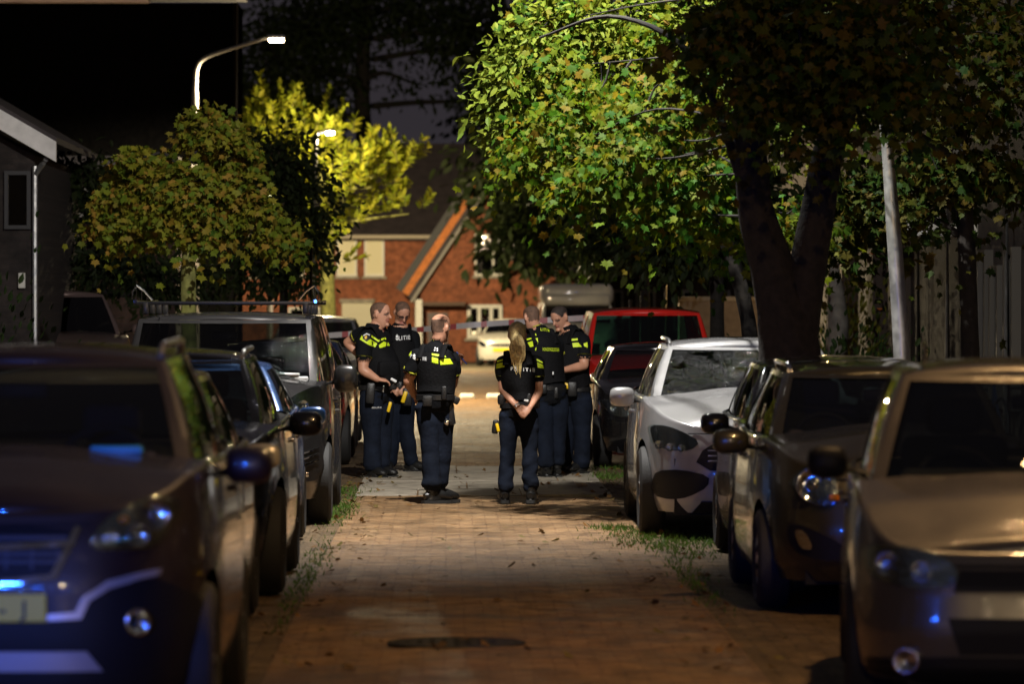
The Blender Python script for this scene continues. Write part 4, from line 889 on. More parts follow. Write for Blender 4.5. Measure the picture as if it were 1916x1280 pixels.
    P = [p + Vector((0, .09, .03)) for p in (a2 + n * .6, b + n * .6, b + n * 1.2, a2 + n * 1.2)]; Q = [p + Vector((0, 8, 0)) for p in P]; mb = MB(); mb.add(P + Q, [(0, 1, 2, 3), (7, 6, 5, 4), (0, 4, 5, 1), (1, 5, 6, 2), (2, 6, 7, 3), (3, 7, 4, 0)]); p4(mb, 'roof', M_TILE)
    x0 = PX(68, 0, d4).x
    mb = MB(); mb.tube(smooth_path([(PX(92, 0, d4).x, d4 - .35, PX(0, 300, d4).z), (x0 + .02, d4 - .1, PX(0, 325, d4).z), (x0, d4 - .08, PX(0, 350, d4).z), (x0, d4 - .08, .3)], 4), .035, 8); p4(mb, 'downpipe', M_STEEL, True)
    for xx, zz in ((PX(28, 0, d4).x, PX(0, 400, d4).z),):
        w = win(h4, 'window', xx - .12, xx + .22, zz - .2, zz + .55, d4 - .06, fr=.05, sill=False, fm=mat('dark_frame', (.012, .012, .012), rough=.5)); w.location = Vector(w.location) - O4
    mb = MB(); mb.rbox((PX(43, 0, d4).x, d4 - .06, PX(0, 525, d4).z), (.09, .06, .2), .01); p4(mb, 'letter_box', M_WHITE)
    d5 = 74.0
    h5 = tag(empty('garden_house', (-6.4, d5, 0)), 'low dark house with a grey fascia band behind the side house', 'house'); O5 = Vector((-6.4, d5, 0))
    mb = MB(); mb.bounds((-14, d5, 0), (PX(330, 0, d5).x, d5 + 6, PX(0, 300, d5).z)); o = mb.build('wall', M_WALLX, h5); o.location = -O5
    mb = MB(); mb.bounds((-14, d5 - .35, PX(0, 316, d5).z), (PX(335, 0, d5).x, d5 + 6.2, PX(0, 293, d5).z)); o = mb.build('fascia', mat('dusty_board', (.28, .25, .23), rough=.7), h5); o.location = -O5
    w = win(h5, 'window', PX(142, 0, d5).x, PX(200, 0, d5).x, PX(0, 407, d5).z, PX(0, 350, d5).z, d5 - .06); w.location = Vector(w.location) - O5
    # right row of houses along the street
    XF = 6.6
    h6 = tag(empty('terraced_house', (XF, 60, 0)), 'dark terraced brick houses with white window frames along the right pavement', 'house'); O6 = Vector((XF, 60, 0))
    def p6(mb, nm, m, sm=False): o = mb.build(nm, m, h6, sm); o.location = -O6; return o
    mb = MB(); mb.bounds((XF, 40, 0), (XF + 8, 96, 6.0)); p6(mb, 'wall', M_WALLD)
    mb = MB(); mb.bounds((XF - .4, 40, 6.0), (XF + 8.2, 96, 6.4)); p6(mb, 'roof', M_TILE)
    def dy(px): return (XF) * FPX / (px - VPX)
    for px0, px1 in ((1895, 1912), (1868, 1884), (1845, 1860), (1815, 1836)):
        w = win(h6, 'window', dy(px1), dy(px0), 0.6, 2.5 if px0 != 1868 else 2.3, XF - .08, face='x', fr=.09, sill=False, fm=mat('shaded_frame', (.045, .038, .03), rough=.6)); w.location = Vector(w.location) - O6  # white frames, coloured dark to stand for the dim light here
    for px in (1905, 1791, 1735):
        y = dy(px); mb = MB(); mb.tube([(XF - .12, y, .1), (XF - .12, y, 5.9)], .05, 8); p6(mb, 'downpipe', M_STEEL if px != 1735 else mat('dark_pipe', (.04, .04, .04), rough=.5), True)
    y = dy(1815); mb = MB(); mb.rbox((XF - .45, y, PX(0, 432, y).z), (.9, 1.9, .16), .02); p6(mb, 'door_canopy', M_WHITE)
    y = dy(1755); mb = MB(); mb.rbox((XF - .4, y, PX(0, 409, y).z), (.8, 2.4, .14), .02); p6(mb, 'door_canopy', M_WHITE)
    for px in (1700, 1660, 1600):
        y = dy(px); mb = MB(); mb.rbox((XF - .1, y, 1.6), (.3, .8, 3.2), .03); p6(mb, 'pier', mat('pale_brick_pier', (.07, .05, .036), rough=.85, bump=.5, bscale=20))
        mb = MB(); mb.rbox((XF - .1, y, 3.24), (.4, .9, .1), .02); p6(mb, 'coping', M_CONC)
    for nm, x0, x1, y0, y1, lab in (('terraced_house', -22, -9.6, -60, 50, 'long terrace on the left pavement, outside the frame'), ('terraced_house', 8.5, 20, -60, 38, 'terrace continuing on the right beside the camera, outside the frame'), ('end_house', -8, 8.4, -74, -62, 'house closing the street behind the camera, outside the frame')):
        c0 = Vector(((x0 + x1) / 2, (y0 + y1) / 2, 0)); h = tag(empty(nm, c0), lab, 'house')
        b = MB(); b.bounds((x0, y0, 0), (x1, y1, 6.2)); o = b.build('wall', M_WALLD, h); o.location = -c0
        b = MB(); b.bounds((x0 - .3, y0 - .3, 6.2), (x1 + .3, y1 + .3, 9.0)); o = b.build('roof', M_TILE, h); o.location = -c0
    # warm porch light behind the plants
    y = 74.0
    pl = tag(empty('porch_lamp', (XF - .2, y, 2.1)), 'small warm porch lamp behind the potted flowers on the right', 'lamp')
    b = MB(); b.rbox((0, 0, .06), (.14, .14, .04), .01); b.tube([(.12, 0, .08), (0, 0, .08)], .015, 6); b.build('bracket', M_BLACKPL, pl, True)
    b = MB(); b.add(*lathe([(.03, -.1), (.05, -.06), (.05, .0), (.03, .04), (.001, .045)], 16)); b.build('lantern', emit('porch_glow', (1, .6, .2), 12), pl, True)
    L = bpy.data.lights.new('porch_light', 'POINT'); L.energy = 40; L.color = (1, .6, .22); L.shadow_soft_size = .06; lo = bpy.data.objects.new('porch_light', L); COL.objects.link(lo); lo.parent = pl; lo.location = (-.2, 0, -.05)
    # low wall and garden bits, right; cream wall piece behind the right-hand trunks
    b = MB(); b.bounds((3.9, 76, .1), (6.2, 76.3, 1.9)); gw = b.build('garden_wall', mat('grey_render', (.2, .16, .12), var=.2, rough=.9), None); tag(gw, 'low rendered garden wall behind the dark tree trunks on the right', 'wall')
    b = MB(); b.rbox((5.05, 76.15, 1.94), (2.4, .42, .08), .02); b.build('coping', M_CONC, gw)
# ------------------------------------------------------------------ the officers
M_SKIN = mat('skin', (.52, .26, .165), var=.12, nscale=9, rough=.5, bump=.15, bscale=60)
M_SHIRT = mat('black_shirt', (.004, .0045, .006), var=.3, nscale=6, spec=.15, rough=.85, bump=.7, bscale=22)
M_VEST = mat('black_vest', (.0045, .0045, .0055), var=.3, nscale=8, spec=.15, rough=.8, bump=.5, bscale=45)
M_TROUS = mat('navy_trousers', (.006, .009, .018), var=.35, nscale=7, spec=.15, rough=.88, bump=.8, bscale=18)
M_BOOT = mat('black_leather', (.009, .009, .009), rough=.35, bump=.5, bscale=60, rvar=.1)
M_STUB = mat('cropped_hair', (.12, .065, .04), var=.35, nscale=30, rough=.8, bump=.4, bscale=300)
M_DHAIR = mat('dark_cropped_hair', (.03, .02, .016), var=.35, nscale=30, rough=.7, bump=.5, bscale=300)
M_GEAR = mat('gear_black', (.010, .010, .011), rough=.4, bump=.3, bscale=90)
M_VIS = mat('hi_vis_yellow', (.62, .80, .02), rough=.55, bump=.2, bscale=200)
M_TASER = mat('yellow_plastic', (.80, .52, .01), rough=.4)
M_WTEXT = mat('reflective_white', (.78, .78, .78), rough=.5)
M_PIPE = mat('yellow_piping', (.55, .55, .04), rough=.6)
def fwd(fa): a = math.radians(fa); return Vector((math.sin(a), -math.cos(a), 0))
def rgt(fa): a = math.radians(fa); return Vector((-math.cos(a), -math.sin(a), 0))
class Person:
    def __init__(s, label, d, base, hairm=M_STUB, skin=M_SKIN):
        s.d = d; s.base = PX(*base, d); s.base.z = 0.012
        s.root = tag(empty('person', s.base), label, 'person', 'officers standing in the street')
        s.prims = []; s.hairm = hairm; s.skin = skin; s.hairtest = None; s.bvh = []
    def P(s, px, py, dy=0.0): return PX(px, py, s.d) + Vector((0, dy, 0))
    def loft(s, region, pts, rad, n=18, lat=None):
        s.prims.append((region, *tube_geo(pts, rad, n, True, lat)))
    def caps(s, region, pts, rad, n=14, k=3):
        pts = [np.array(p) for p in pts]; sp = smooth_path(pts, k) if len(pts) > 2 else pts
        rr = list(np.interp(np.linspace(0, 1, len(sp)), np.linspace(0, 1, len(rad)), rad))
        t0 = sp[0] - sp[1]; t0 = t0 / np.linalg.norm(t0); t1 = sp[-1] - sp[-2]; t1 = t1 / np.linalg.norm(t1)
        sp = [sp[0] + t0 * rr[0] * .8, sp[0] + t0 * rr[0] * .5] + sp + [sp[-1] + t1 * rr[-1] * .5, sp[-1] + t1 * rr[-1] * .8]
        rr = [rr[0] * .45, rr[0] * .83] + rr + [rr[-1] * .83, rr[-1] * .45]
        s.loft(region, sp, rr, n)
    def torso(s, hip, neck, fa, wide=1.0, deep=1.0, belly=0.0, lean=0.0):
        h, n = s.P(*hip), s.P(*neck); s.hip, s.nk, s.fa = h, n, fa; R, f = rgt(fa), fwd(fa); s.R, s.f = R, f
        T = [(-.17, .11, .10, 0), (-.1, .155, .12, -.005), (0, .172, .128, -.012), (.12, .165, .122, -.005), (.28, .162, .122 + .045 * belly, .01 + .04 * belly), (.45, .168, .128 + .035 * belly, .008 + .03 * belly), (.65, .182, .13, 0), (.8, .19, .125, -.01), (.92, .165, .105, -.015), (1.0, .11, .08, -.01), (1.08, .062, .066, 0)]
        s.T = [(h + (n - h) * t + f * o, a * wide, b * deep) for t, a, b, o in T]
        s.loft('shirt', [t[0] for t in s.T], [(t[1], t[2]) for t in s.T], 26, R)
        s.wide, s.deep = wide, deep
    def vest(s, lo=3, hi=9, grow=.03, m=M_VEST):
        pts = []; rad = []
        for i in range(lo, hi):
            p, a, b = s.T[i]; k = .7 if i in (lo, hi - 1) else 1
            pts.append(p); rad.append((a + grow * .75 * k - (.03 if i >= 7 else 0), b + grow * k))
        sp = smooth_path(pts, 3); A = np.linspace(0, 1, len(sp)); B = np.linspace(0, 1, len(pts))
        rr = list(zip(np.interp(A, B, [r[0] for r in rad]), np.interp(A, B, [r[1] for r in rad])))
        V, F = tube_geo([p - np.array(s.base) for p in sp], rr, 40, True, s.R)
        # squarer section
        v = mesh('vest', V, F, m, s.root, True, auto=50); s.vesto = v; s.add_bvh(v)
        q = MB(); c = s.T[hi - 2][0]
        for g in (1, -1):
            top = s.nk + s.R * (g * .105 * s.wide) + Vector((0, 0, .012))
            q.tube(smooth_path([s.T[7][0] + s.R * g * .11 + s.f * (.135 * s.deep) - s.base, top + s.f * .06 - s.base, top - s.base, top - s.f * .06 - s.base, s.T[7][0] + s.R * g * .11 - s.f * (.135 * s.deep) - s.base], 4), [(.03, .012)] * 17, 8)
        q.build('vest_strap', m, s.root, True)
    def add_bvh(s, o):
        me = o.data; M = Matrix.Translation(s.base) if o.parent else Matrix()
        s.bvh.append(BVHTree.FromPolygons([M @ v.co for v in me.vertices], [p.vertices[:] for p in me.polygons]))
    def head(s, c, fa, pitch=0.0, roll=0.0, scale=1.0, nose=1.0):
        c = s.P(*c); f0 = fwd(fa); r = rgt(fa); Rm = Matrix.Rotation(math.radians(-pitch), 3, r); f = Rm @ f0; u = Rm @ Vector((0, 0, 1))
        Q = Matrix.Rotation(math.radians(roll), 3, f); u = Q @ u; r = Q @ r
        s.hc, s.hf, s.hu, s.hr = c, f, u, r; k = scale
        H = [(-.120, .058, .022, .024), (-.108, .045, .048, .040), (-.085, .030, .068, .053), (-.055, .014, .086, .062), (-.02, .004, .094, .069), (.02, .0, .099, .074), (.055, -.004, .1, .077), (.085, -.007, .089, .070), (.107, -.009, .064, .052), (.119, -.010, .034, .028), (.123, -.01, .012, .01)]
        s.loft('head', [c + u * (h * k) + f * (o * k) for h, o, b, a in H], [(a * k, b * k) for h, o, b, a in H], 26, r)
        s.loft('skin', [s.nk - Vector((0, 0, .05)), s.nk + Vector((0, 0, .01)), c - u * .07 - f * .015, c - u * .02 - f * .02], [(.07, .072), (.062, .066), (.058, .062), (.05, .05)], 18, r)
        s.caps('skin', [c + f * .088 * k + u * .022, c + f * .104 * k - u * .008, c + f * .113 * k - u * .028], [.008, .011, .014 * nose], 8, 2)   # nose
        for g in (1, -1):
            e = c + r * (g * .074 * k) - f * .012 + u * .0
            s.loft('skin', [e - u * .034 + r * g * .002, e - u * .015 + r * g * .008, e + u * .012 + r * g * .011, e + u * .03 + r * g * .007], [(.006, .008), (.007, .016), (.007, .019), (.005, .010)], 10, r)
            s.caps('skin', [c + f * .090 * k + r * (g * .012) + u * .034, c + f * .084 * k + r * (g * .045) + u * .032], [.009, .009], 8)   # brow
            s.caps('eye', [c + f * .0865 * k + r * (g * .022) + u * .014, c + f * .082 * k + r * (g * .042) + u * .013], [.0045, .004], 8)
        s.caps('lip', [c + f * .088 * k + r * .02 - u * .058, c + f * .095 * k - u * .056, c + f * .088 * k - r * .02 - u * .058], [.006, .008, .006], 8)
        s.caps('skin', [c + f * .082 * k + r * .012 - u * .104, c + f * .082 * k - r * .012 - u * .104], [.02, .02], 8)
    def arm(s, sh, el, wr, hand, curl=.6, sleeve=.62, thick=1.0, nrm=None, side=1, stripe=True):
        a, b, c = s.P(*sh), s.P(*el), s.P(*wr); t = thick
        m = a + (b - a) * sleeve
        s.caps('shirt', [s.nk + (a - s.nk) * .45 - Vector((0, 0, .03)), a], [.07, .072 * t], 14)
        s.caps('shirt', [a, a + (m - a) * .5, m], [.073 * t, .072 * t, .070 * t], 16)
        s.caps('skin', [a + (b - a) * .3, a + (b - a) * .7, b], [.050 * t, .050 * t, .043 * t], 14)
        s.caps('skin', [b, b + (c - b) * .3, c], [.043 * t, .044 * t, .028 * t], 14)
        hd = s.P(*hand) - c; s.hand(c, hd, curl, nrm, t, side)
        V, F = tube_geo([m - (b - a).normalized() * .004 - s.base, m + (b - a).normalized() * .006 - s.base], .0745 * t, 20, False)
        mesh('sleeve_piping', V, F, M_PIPE, s.root)
    def hand(s, w, d, curl, nrm, t=1.0, side=1):
        d = d.normalized(); n = Vector(nrm) if nrm is not None else s.f * 1.0; n = (n - d * n.dot(d)); n = n.normalized() if n.length > .01 else frame(d)[0]; l = d.cross(n)
        k = .95 * (t ** .5)
        s.loft('skin', [w - d * .02, w + d * .012 * k, w + d * .045 * k, w + d * .08 * k, w + d * .098 * k], [(.025 * k, .02 * k), (.031 * k, .018 * k), (.041 * k, .017 * k), (.042 * k, .014 * k), (.034 * k, .01 * k)], 14, l)
        for i, (o, ln) in enumerate(((-.031, .062), (-.0105, .078), (.0105, .082), (.031, .072))):
            p = w + d * .085 * k + l * (o * k); q = [p]; a = 0; dd = d
            for seg, fr in enumerate((.45, .32, .23)):
                a += curl * (.5 + .3 * seg); dd = (d * math.cos(a) - n * math.sin(a)); q.append(q[-1] + dd * (ln * fr * k))
            s.caps('skin', q, [.0098 * k, .0094 * k, .0088 * k, .0078 * k], 8, 2)
        p = w + d * .025 * k - l * (side * .03 * k); s.caps('skin', [p, p + (d * .6 - l * side * .7 - n * .25) * .045 * k, p + (d * .9 - l * side * .55 - n * .5) * .072 * k], [.014 * k, .011 * k, .009 * k], 8, 2)
    def legs(s, L, slim=1.0, bootup=.0):
        for i, (hp, kn, an, fa) in enumerate(L):
            a, b, c = s.P(*hp), s.P(*kn), s.P(*an); k = slim
            c = Vector((c.x, c.y, max(c.z, .09)))
            s.caps('trousers', [s.hip + (a - s.hip) * .5 + Vector((0, 0, .02)), a - Vector((0, 0, .05))], [.11 * k, .105 * k], 16)
            dn = Vector((0, 0, -1))
            pts = [a, a + (b - a) * .35, a + (b - a) * .75, b, b + (c - b) * .3, b + (c - b) * .6, b + (c - b) * .8, c + Vector((0, 0, .045))]
            s.caps('trousers', pts, [.105 * k, .106 * k, .086 * k, .080 * k, .080 * k, .078 * k, .080 * k, .082 * k], 18, 3)
            # boot: its own mesh
            f = fwd(fa); r = rgt(fa); g = Vector((c.x, c.y, .012)) - s.base; q = MB()
            top = .17 + bootup
            V, F = tube_geo([g + Vector((0, 0, top)), g + Vector((0, 0, .12)), g + Vector((0, 0, .075)) + f * .012, g + Vector((0, 0, .045)) + f * .02, g + Vector((0, 0, .022)) + f * .02], [(.056, .062), (.05, .058), (.048, .068), (.05, .085), (.05, .09)], 18, True, r); q.add(V, F)
            V, F = tube_geo([g - f * .075 + Vector((0, 0, .055)), g + f * .0 + Vector((0, 0, .075)), g + f * .08 + Vector((0, 0, .068)), g + f * .14 + Vector((0, 0, .055)), g + f * .185 + Vector((0, 0, .045)), g + f * .205 + Vector((0, 0, .038))], [(.03, .03), (.046, .05), (.05, .05), (.052, .04), (.042, .03), (.02, .016)], 16, True, r); q.add(V, F)
            bt = q.build('boot', M_BOOT, s.root, True, 60)
            q = MB(); V = []; prof = [(-.092, .03), (-.08, .042), (-.02, .043), (.05, .05), (.12, .054), (.175, .047), (.208, .028), (.215, .0)]
            ring = [(y, x) for y, x in prof] + [(y, -x) for y, x in prof[::-1][1:]]
            V = [g + f * y + r * x + Vector((0, 0, z - .012)) for z in (.0, .03) for y, x in ring]; n = len(ring)
            q.add(V, [tuple(range(n - 1, -1, -1)), tuple(range(n, 2 * n))] + [(i, (i + 1) % n, n + (i + 1) % n, n + i) for i in range(n)]); q.build('sole', M_RUBBER, bt)
    def finish(s, hair=None, voxel=.0085):
        V, F, reg, tv = [], [], [], []
        for r, v, f in s.prims:
            o = len(V); V += [tuple(x) for x in v]; F += [tuple(i + o for i in q) for q in f]; reg += [r] * len(v)
        me = bpy.data.meshes.new('raw'); me.from_pydata(V, [], F); ob = bpy.data.objects.new('raw', me); COL.objects.link(ob)
        md = ob.modifiers.new('r', 'REMESH'); md.mode = 'VOXEL'; md.voxel_size = voxel; md.adaptivity = 0
        md = ob.modifiers.new('s', 'SMOOTH'); md.factor = .5; md.iterations = 3
        dg = bpy.context.evaluated_depsgraph_get(); out = bpy.data.meshes.new_from_object(ob.evaluated_get(dg)); bpy.data.objects.remove(ob); bpy.data.meshes.remove(me)
        kd = KDTree(len(V))
        for i, v in enumerate(V): kd.insert(v, i)
        kd.balance()
        n = len(out.vertices); co = np.zeros(n * 3); out.vertices.foreach_get('co', co); co = co.reshape(-1, 3)
        vr = []
        for c in co:
            w = {}
            for _, i, ds in kd.find_n(c, 7): w[reg[i]] = w.get(reg[i], 0) + 1 / (ds + .006) ** 2
            vr.append(max(w, key=w.get))
        vr = np.array(vr)
        no = np.zeros(n * 3); out.vertices.foreach_get('normal', no); no = no.reshape(-1, 3)
        x, y, z = co[:, 0], co[:, 1], co[:, 2]; ph = hash(s.root.name) % 97
        pr = np.random.default_rng(int(s.d * 100) + int(s.base.x * 1000) % 977); w = np.zeros(n)
        for k in range(14):
            dv = pr.normal(size=3) * np.array((14, 14, 22)) * pr.uniform(.5, 1.6); w += np.sin(co @ dv + pr.uniform(0, 6.3)) / 3.4
        w = np.sign(w) * np.abs(w) ** 1.3
        low = np.clip((.55 - z) / .4, 0, 1) + np.exp(-((z - .95) / .12) ** 2) * .8 + .35
        amp = np.where(vr == 'trousers', .0065 * low, np.where(vr == 'shirt', .004, 0)); co = co + no * (w * amp)[:, None]
        out.vertices.foreach_set('co', (co - np.array(s.base)).ravel())
        mats = [s.skin, M_SHIRT, M_TROUS, s.hairm, mat('eye_dark', (.13, .075, .055), rough=.4), mat('lip_tone', (.36, .14, .1), rough=.5)]
        out.materials.clear()
        for m_ in mats: out.materials.append(m_)
        rel = co - np.array(s.hc); hu = rel @ np.array(s.hu); hf = rel @ np.array(s.hf); hr = rel @ np.array(s.hr)
        hm = (vr == 'head') & (hair(hu, hf, np.abs(hr)) if hair else np.zeros(n, bool))
        idx = {'skin': 0, 'head': 0, 'shirt': 1, 'trousers': 2, 'eye': 4, 'lip': 5}
        vi = np.array([idx[q] for q in vr]); vi[hm] = 3
        np_ = len(out.polygons); ls = np.zeros(np_, np.int32); out.polygons.foreach_get('loop_start', ls); lv = np.zeros(len(out.loops), np.int32); out.loops.foreach_get('vertex_index', lv)
        out.polygons.foreach_set('material_index', vi[lv[ls]].astype(np.int32)); out.polygons.foreach_set('use_smooth', np.ones(np_, bool)); out.update(); out.name = 'body'
        o = link('body', out, s.root); s.add_bvh(o); return o
    # flat prints laid on the cloth
    def hit(s, px, py, off=.005):
        t = PX(px, py, s.d); o = Vector((0, 0, CAMZ)); dr = (t - o).normalized(); o = t - dr * 1.5; best = None
        for b in s.bvh:
            p, n, i, ds = b.ray_cast(o, dr, 3.0)
            if p is not None and (best is None or ds < best[1]): best = (p - dr * off, ds)
        return best[0] if best else None
    def decal(s, name, poly, m, cuts=4, off=.005, parent=None):
        bm = bmesh.new(); vs = [bm.verts.new((x, y, 0)) for x, y in poly]; bm.faces.new(vs); bmesh.ops.triangulate(bm, faces=bm.faces[:]); bmesh.ops.subdivide_edges(bm, edges=bm.edges[:], cuts=cuts, use_grid_fill=True)
        return s._drop(name, bm, m, off, parent)
    def _drop(s, name, bm, m, off, parent=None, par_loc=None):
        bad = []
        for v in bm.verts:
            h = s.hit(v.co.x, v.co.y, off)
            if h is None: bad.append(v)
            else: v.co = h - s.base
        if bad: bmesh.ops.delete(bm, geom=bad, context='VERTS')
        long = [f for f in bm.faces if max(e.calc_length() for e in f.edges) > .09]
        if long: bmesh.ops.delete(bm, geom=long, context='FACES')
        me = bpy.data.meshes.new(name); bm.to_mesh(me); bm.free(); me.materials.append(m); return link(name, me, parent or s.root)
    def print_text(s, name, txt, px, py, width, height, m, slope=0.0, off=.006):
        cu = bpy.data.curves.new('t', 'FONT'); cu.body = txt; cu.size = 1; cu.resolution_u = 2; cu.space_character = 1.18; cu.offset = .012; o = bpy.data.objects.new('t', cu); me = bpy.data.meshes.new_from_object(o); bpy.data.objects.remove(o); bpy.data.curves.remove(cu)
        bm = bmesh.new(); bm.from_mesh(me); bpy.data.meshes.remove(me); bmesh.ops.triangulate(bm, faces=bm.faces[:])
        xs = [v.co.x for v in bm.verts]; ys = [v.co.y for v in bm.verts]; x0, x1, y0, y1 = min(xs), max(xs), min(ys), max(ys)
        for v in bm.verts:
            u = (v.co.x - x0) / (x1 - x0); w = (v.co.y - y0) / (y1 - y0); v.co = Vector((px + (u - .5) * width, py - (w - .5) * height + slope * (u - .5) * width, 0))
        return s._drop(name, bm, m, off)
    def emblem(s, px, py, h):
        e = s.decal('police_emblem', [(px - .28 * h, py + .1 * h), (px, py + .45 * h), (px + .28 * h, py + .1 * h), (px + .12 * h, py + .05 * h), (px, py + .2 * h), (px - .12 * h, py + .05 * h)], M_WTEXT, 2)
        s.decal('emblem_flame', [(px - .16 * h, py), (px - .2 * h, py - .25 * h), (px - .05 * h, py - .15 * h), (px, py - .55 * h), (px + .09 * h, py - .2 * h), (px + .2 * h, py - .28 * h), (px + .14 * h, py)], M_WTEXT, 2, parent=e)
    def belt(s, items=()):
        p, a, b = s.T[3]; p2 = s.T[2]
        V, F = tube_geo([p - Vector((0, 0, .055)) - s.base, p - Vector((0, 0, .05)) - s.base, p - Vector((0, 0, .005)) - s.base, p - s.base], [(a + .012, b + .012), (a + .018, b + .02), (a + .018, b + .02), (a + .012, b + .012)], 32, True, s.R)
        bl = mesh('belt', V, F, M_GEAR, s.root, True, auto=40)
        for nm, px, py, dy, sz, m, tilt in items:
            q = MB(); M = Matrix.Rotation(math.radians(tilt), 3, 'Y'); q.rbox(s.P(px, py, dy) - s.base, sz, min(sz) * .3, M=M, seg=2); q.build(nm, m, bl, True)
def people():
    cropped = lambda u, f, r: ((u > .02) & (f < .035 + (u - .02) * .45)) | ((u > -.05) & (f < -.03)) & (r < .2)
    # 1: large officer in profile, left
    p = Person('bulky officer in profile at left, hand on belt, beside the blue saloon', 47.2, (704, 893))
    p.torso((703, 735), (700, 616), 62, 1.1, 1.22, .9); p.vest(grow=.035)
    p.head((711, 589), 72, 2, scale=1.08)
    p.arm((684, 636, -.2), (680, 692, -.27), (707, 709, -.27), (722, 711, -.24), .7, .58, 1.22, nrm=(0, -.4, 1))
    p.arm((680, 624, .16), (649, 641, .26), (668, 664, .22), (680, 668, .16), .6, .45, 1.1, nrm=(0, 1, 0), side=-1)
    p.legs([((694, 748, -.09), (696, 815, -.09), (697, 878, -.09), 45), ((715, 748, .09), (716, 815, .08), (713, 876, .09), 55)], 1.18)
    p.finish(cropped)
    p.belt([('pouch', 735, 718, -.12, (.09, .08, .13), M_GEAR, 0), ('holster', 694, 735, -.26, (.09, .07, .22), M_GEAR, 4), ('key_ring', 718, 727, -.26, (.018, .012, .07), M_CHROME, 5), ('radio', 741, 715, -.05, (.05, .06, .1), M_GEAR, -30), ('torch', 737, 711, -.2, (.07, .025, .028), M_WTEXT, 30), ('stun_gun', 729, 761, -.2, (.035, .05, .11), M_TASER, 15)])
    q = MB(); q.rbox(p.P(724, 690, -.16) - p.base, (.24, .14, .17), .04, rz=.5); q.build('vest_pouch', M_VEST, p.root, True)
    for poly in ([(674, 641), (676, 632), (683, 630), (704, 641), (702, 649)], [(683, 640), (691, 634), (706, 644), (703, 650)]): pass
    p.decal('sleeve_stripe', [(673, 635), (677, 628), (684, 629), (706, 643), (702, 650), (689, 645)], M_VIS); p.decal('chest_stripe', [(695, 627), (708, 636), (718, 632), (719, 635), (708, 640), (695, 631)], M_VIS)
    p.decal('chest_stripe', [(709, 646), (718, 639), (723, 641), (722, 648), (713, 651), (710, 651)], M_VIS, 3); p.decal('chest_stripe', [(720, 631), (723, 634), (721, 636), (719, 633)], M_VIS, 2); p.decal('chest_stripe', [(726, 640), (730, 647), (724, 647)], M_VIS, 2)
    sp = p.decal('sleeve_patch', [(678, 627), (686, 622), (694, 625), (693, 634), (686, 639), (679, 634)], M_INK, 3, .009); p.decal('patch_emblem', [(683, 634), (682, 630), (686, 627), (687, 631), (685, 635)], mat('gold_thread', (.7, .42, .05), rough=.5), 2, .012, sp); p.decal('patch_border', [(680, 627), (686, 623.4), (692, 626), (692, 628), (686, 625.5), (680, 629)], M_WTEXT, 2, .012, sp)
    p.print_text('trouser_print', 'POLITIE', 705, 763, 18, 3, M_WTEXT)
    # 2: officer with glasses
    p = Person('officer with glasses bowing his head, text across his chest', 48.8, (752, 884))
    p.torso((746, 735), (748, 614), 8, 1.05, 1.1, .2); p.vest(grow=.03)
    p.head((752, 586), 18, 34, scale=1.05)
    p.arm((774, 632, .0), (778, 686, -.02), (763, 722, -.22), (752, 735, -.3), .9, .62, 1.08)
    p.arm((722, 632, .0), (716, 686, -.02), (733, 722, -.2), (746, 735, -.28), .9, .62, 1.08, side=-1)
    p.legs([((735, 748, 0), (734, 812, 0), (728, 870, .05), 0), ((758, 748, 0), (760, 808, -.02), (770, 866, -.02), 62)], 1.05)
    p.finish(cropped)
    p.belt([('holster', 762, 742, -.25, (.11, .09, .2), M_GEAR, 0), ('stun_gun', 757, 742, -.31, (.045, .04, .13), M_TASER, 18), ('pouch', 745, 722, -.2, (.1, .07, .1), M_GEAR, 0)])
    p.print_text('chest_lettering', 'LITIE', 757, 632, 22, 7.5, M_WTEXT, -.1); p.emblem(743, 632, 12)
    g = MB(); c, f, u, r = p.hc - p.base, p.hf, p.hu, p.hr
    for k in (1, -1):
        cc = c + f * .105 + r * (k * .034) + u * .012
        g.tube([cc + (r * math.cos(t) * .024 + u * math.sin(t) * .018) for t in np.linspace(0, 2 * PI, 17)], .0028, 6, False); g.tube([c + f * .1 + r * (k * .06) + u * .015, c + f * .0 + r * (k * .082) + u * .015], .003, 6)
    g.tube([c + f * .107 + r * .01 + u * .014, c + f * .107 - r * .01 + u * .014], .003, 6); g.build('glasses', M_BLACKPL, p.root, True)
    # 3: bald officer with phone, back to us
    p = Person('bald officer with his back turned, holding up a blue phone', 41.1, (820, 943))
    p.torso((815, 750), (816, 650), 158, 1.0, 1.04); p.vest(grow=.026)
    p.head((824, 614), 146, 6, scale=1.04)
    p.arm((781, 668, .0), (763, 714, .06), (776, 742, .22), (790, 748, .3), .7, .55, 1.1, nrm=(0, 1, 0))
    p.arm((845, 672, .1), (846, 722, .16), (856, 690, .34), (859, 672, .36), .9, .55, 1.08, nrm=(-.3, .9, 0), side=-1)
    p.legs([((800, 760, 0), (804, 836, .0), (808, 916, 0), 118), ((829, 760, .04), (830, 832, .08), (822, 912, .12), 120)], 1.02)
    p.finish(lambda u, f, r: (u > -.045) & (f < .0) & (u < .075), )
    p.belt([('radio', 831, 735, -.16, (.05, .05, .13), M_GEAR, 0), ('holster', 843, 772, .02, (.07, .12, .24), M_GEAR, -8), ('pistol', 850, 748, .04, (.1, .05, .07), M_GEAR, 25), ('pouch', 800, 750, -.17, (.09, .05, .1), M_GEAR, 0), ('handcuffs', 836, 790, -.06, (.05, .03, .05), M_CHROME, 30)])
    q = MB(); M = Matrix.Rotation(math.radians(50), 3, 'Y'); q.rbox(p.P(864, 671, .38) - p.base, (.15, .075, .012), .005, M=M); q.build('phone', mat('blue_phone', (.02, .09, .45), rough=.3), p.root, True)
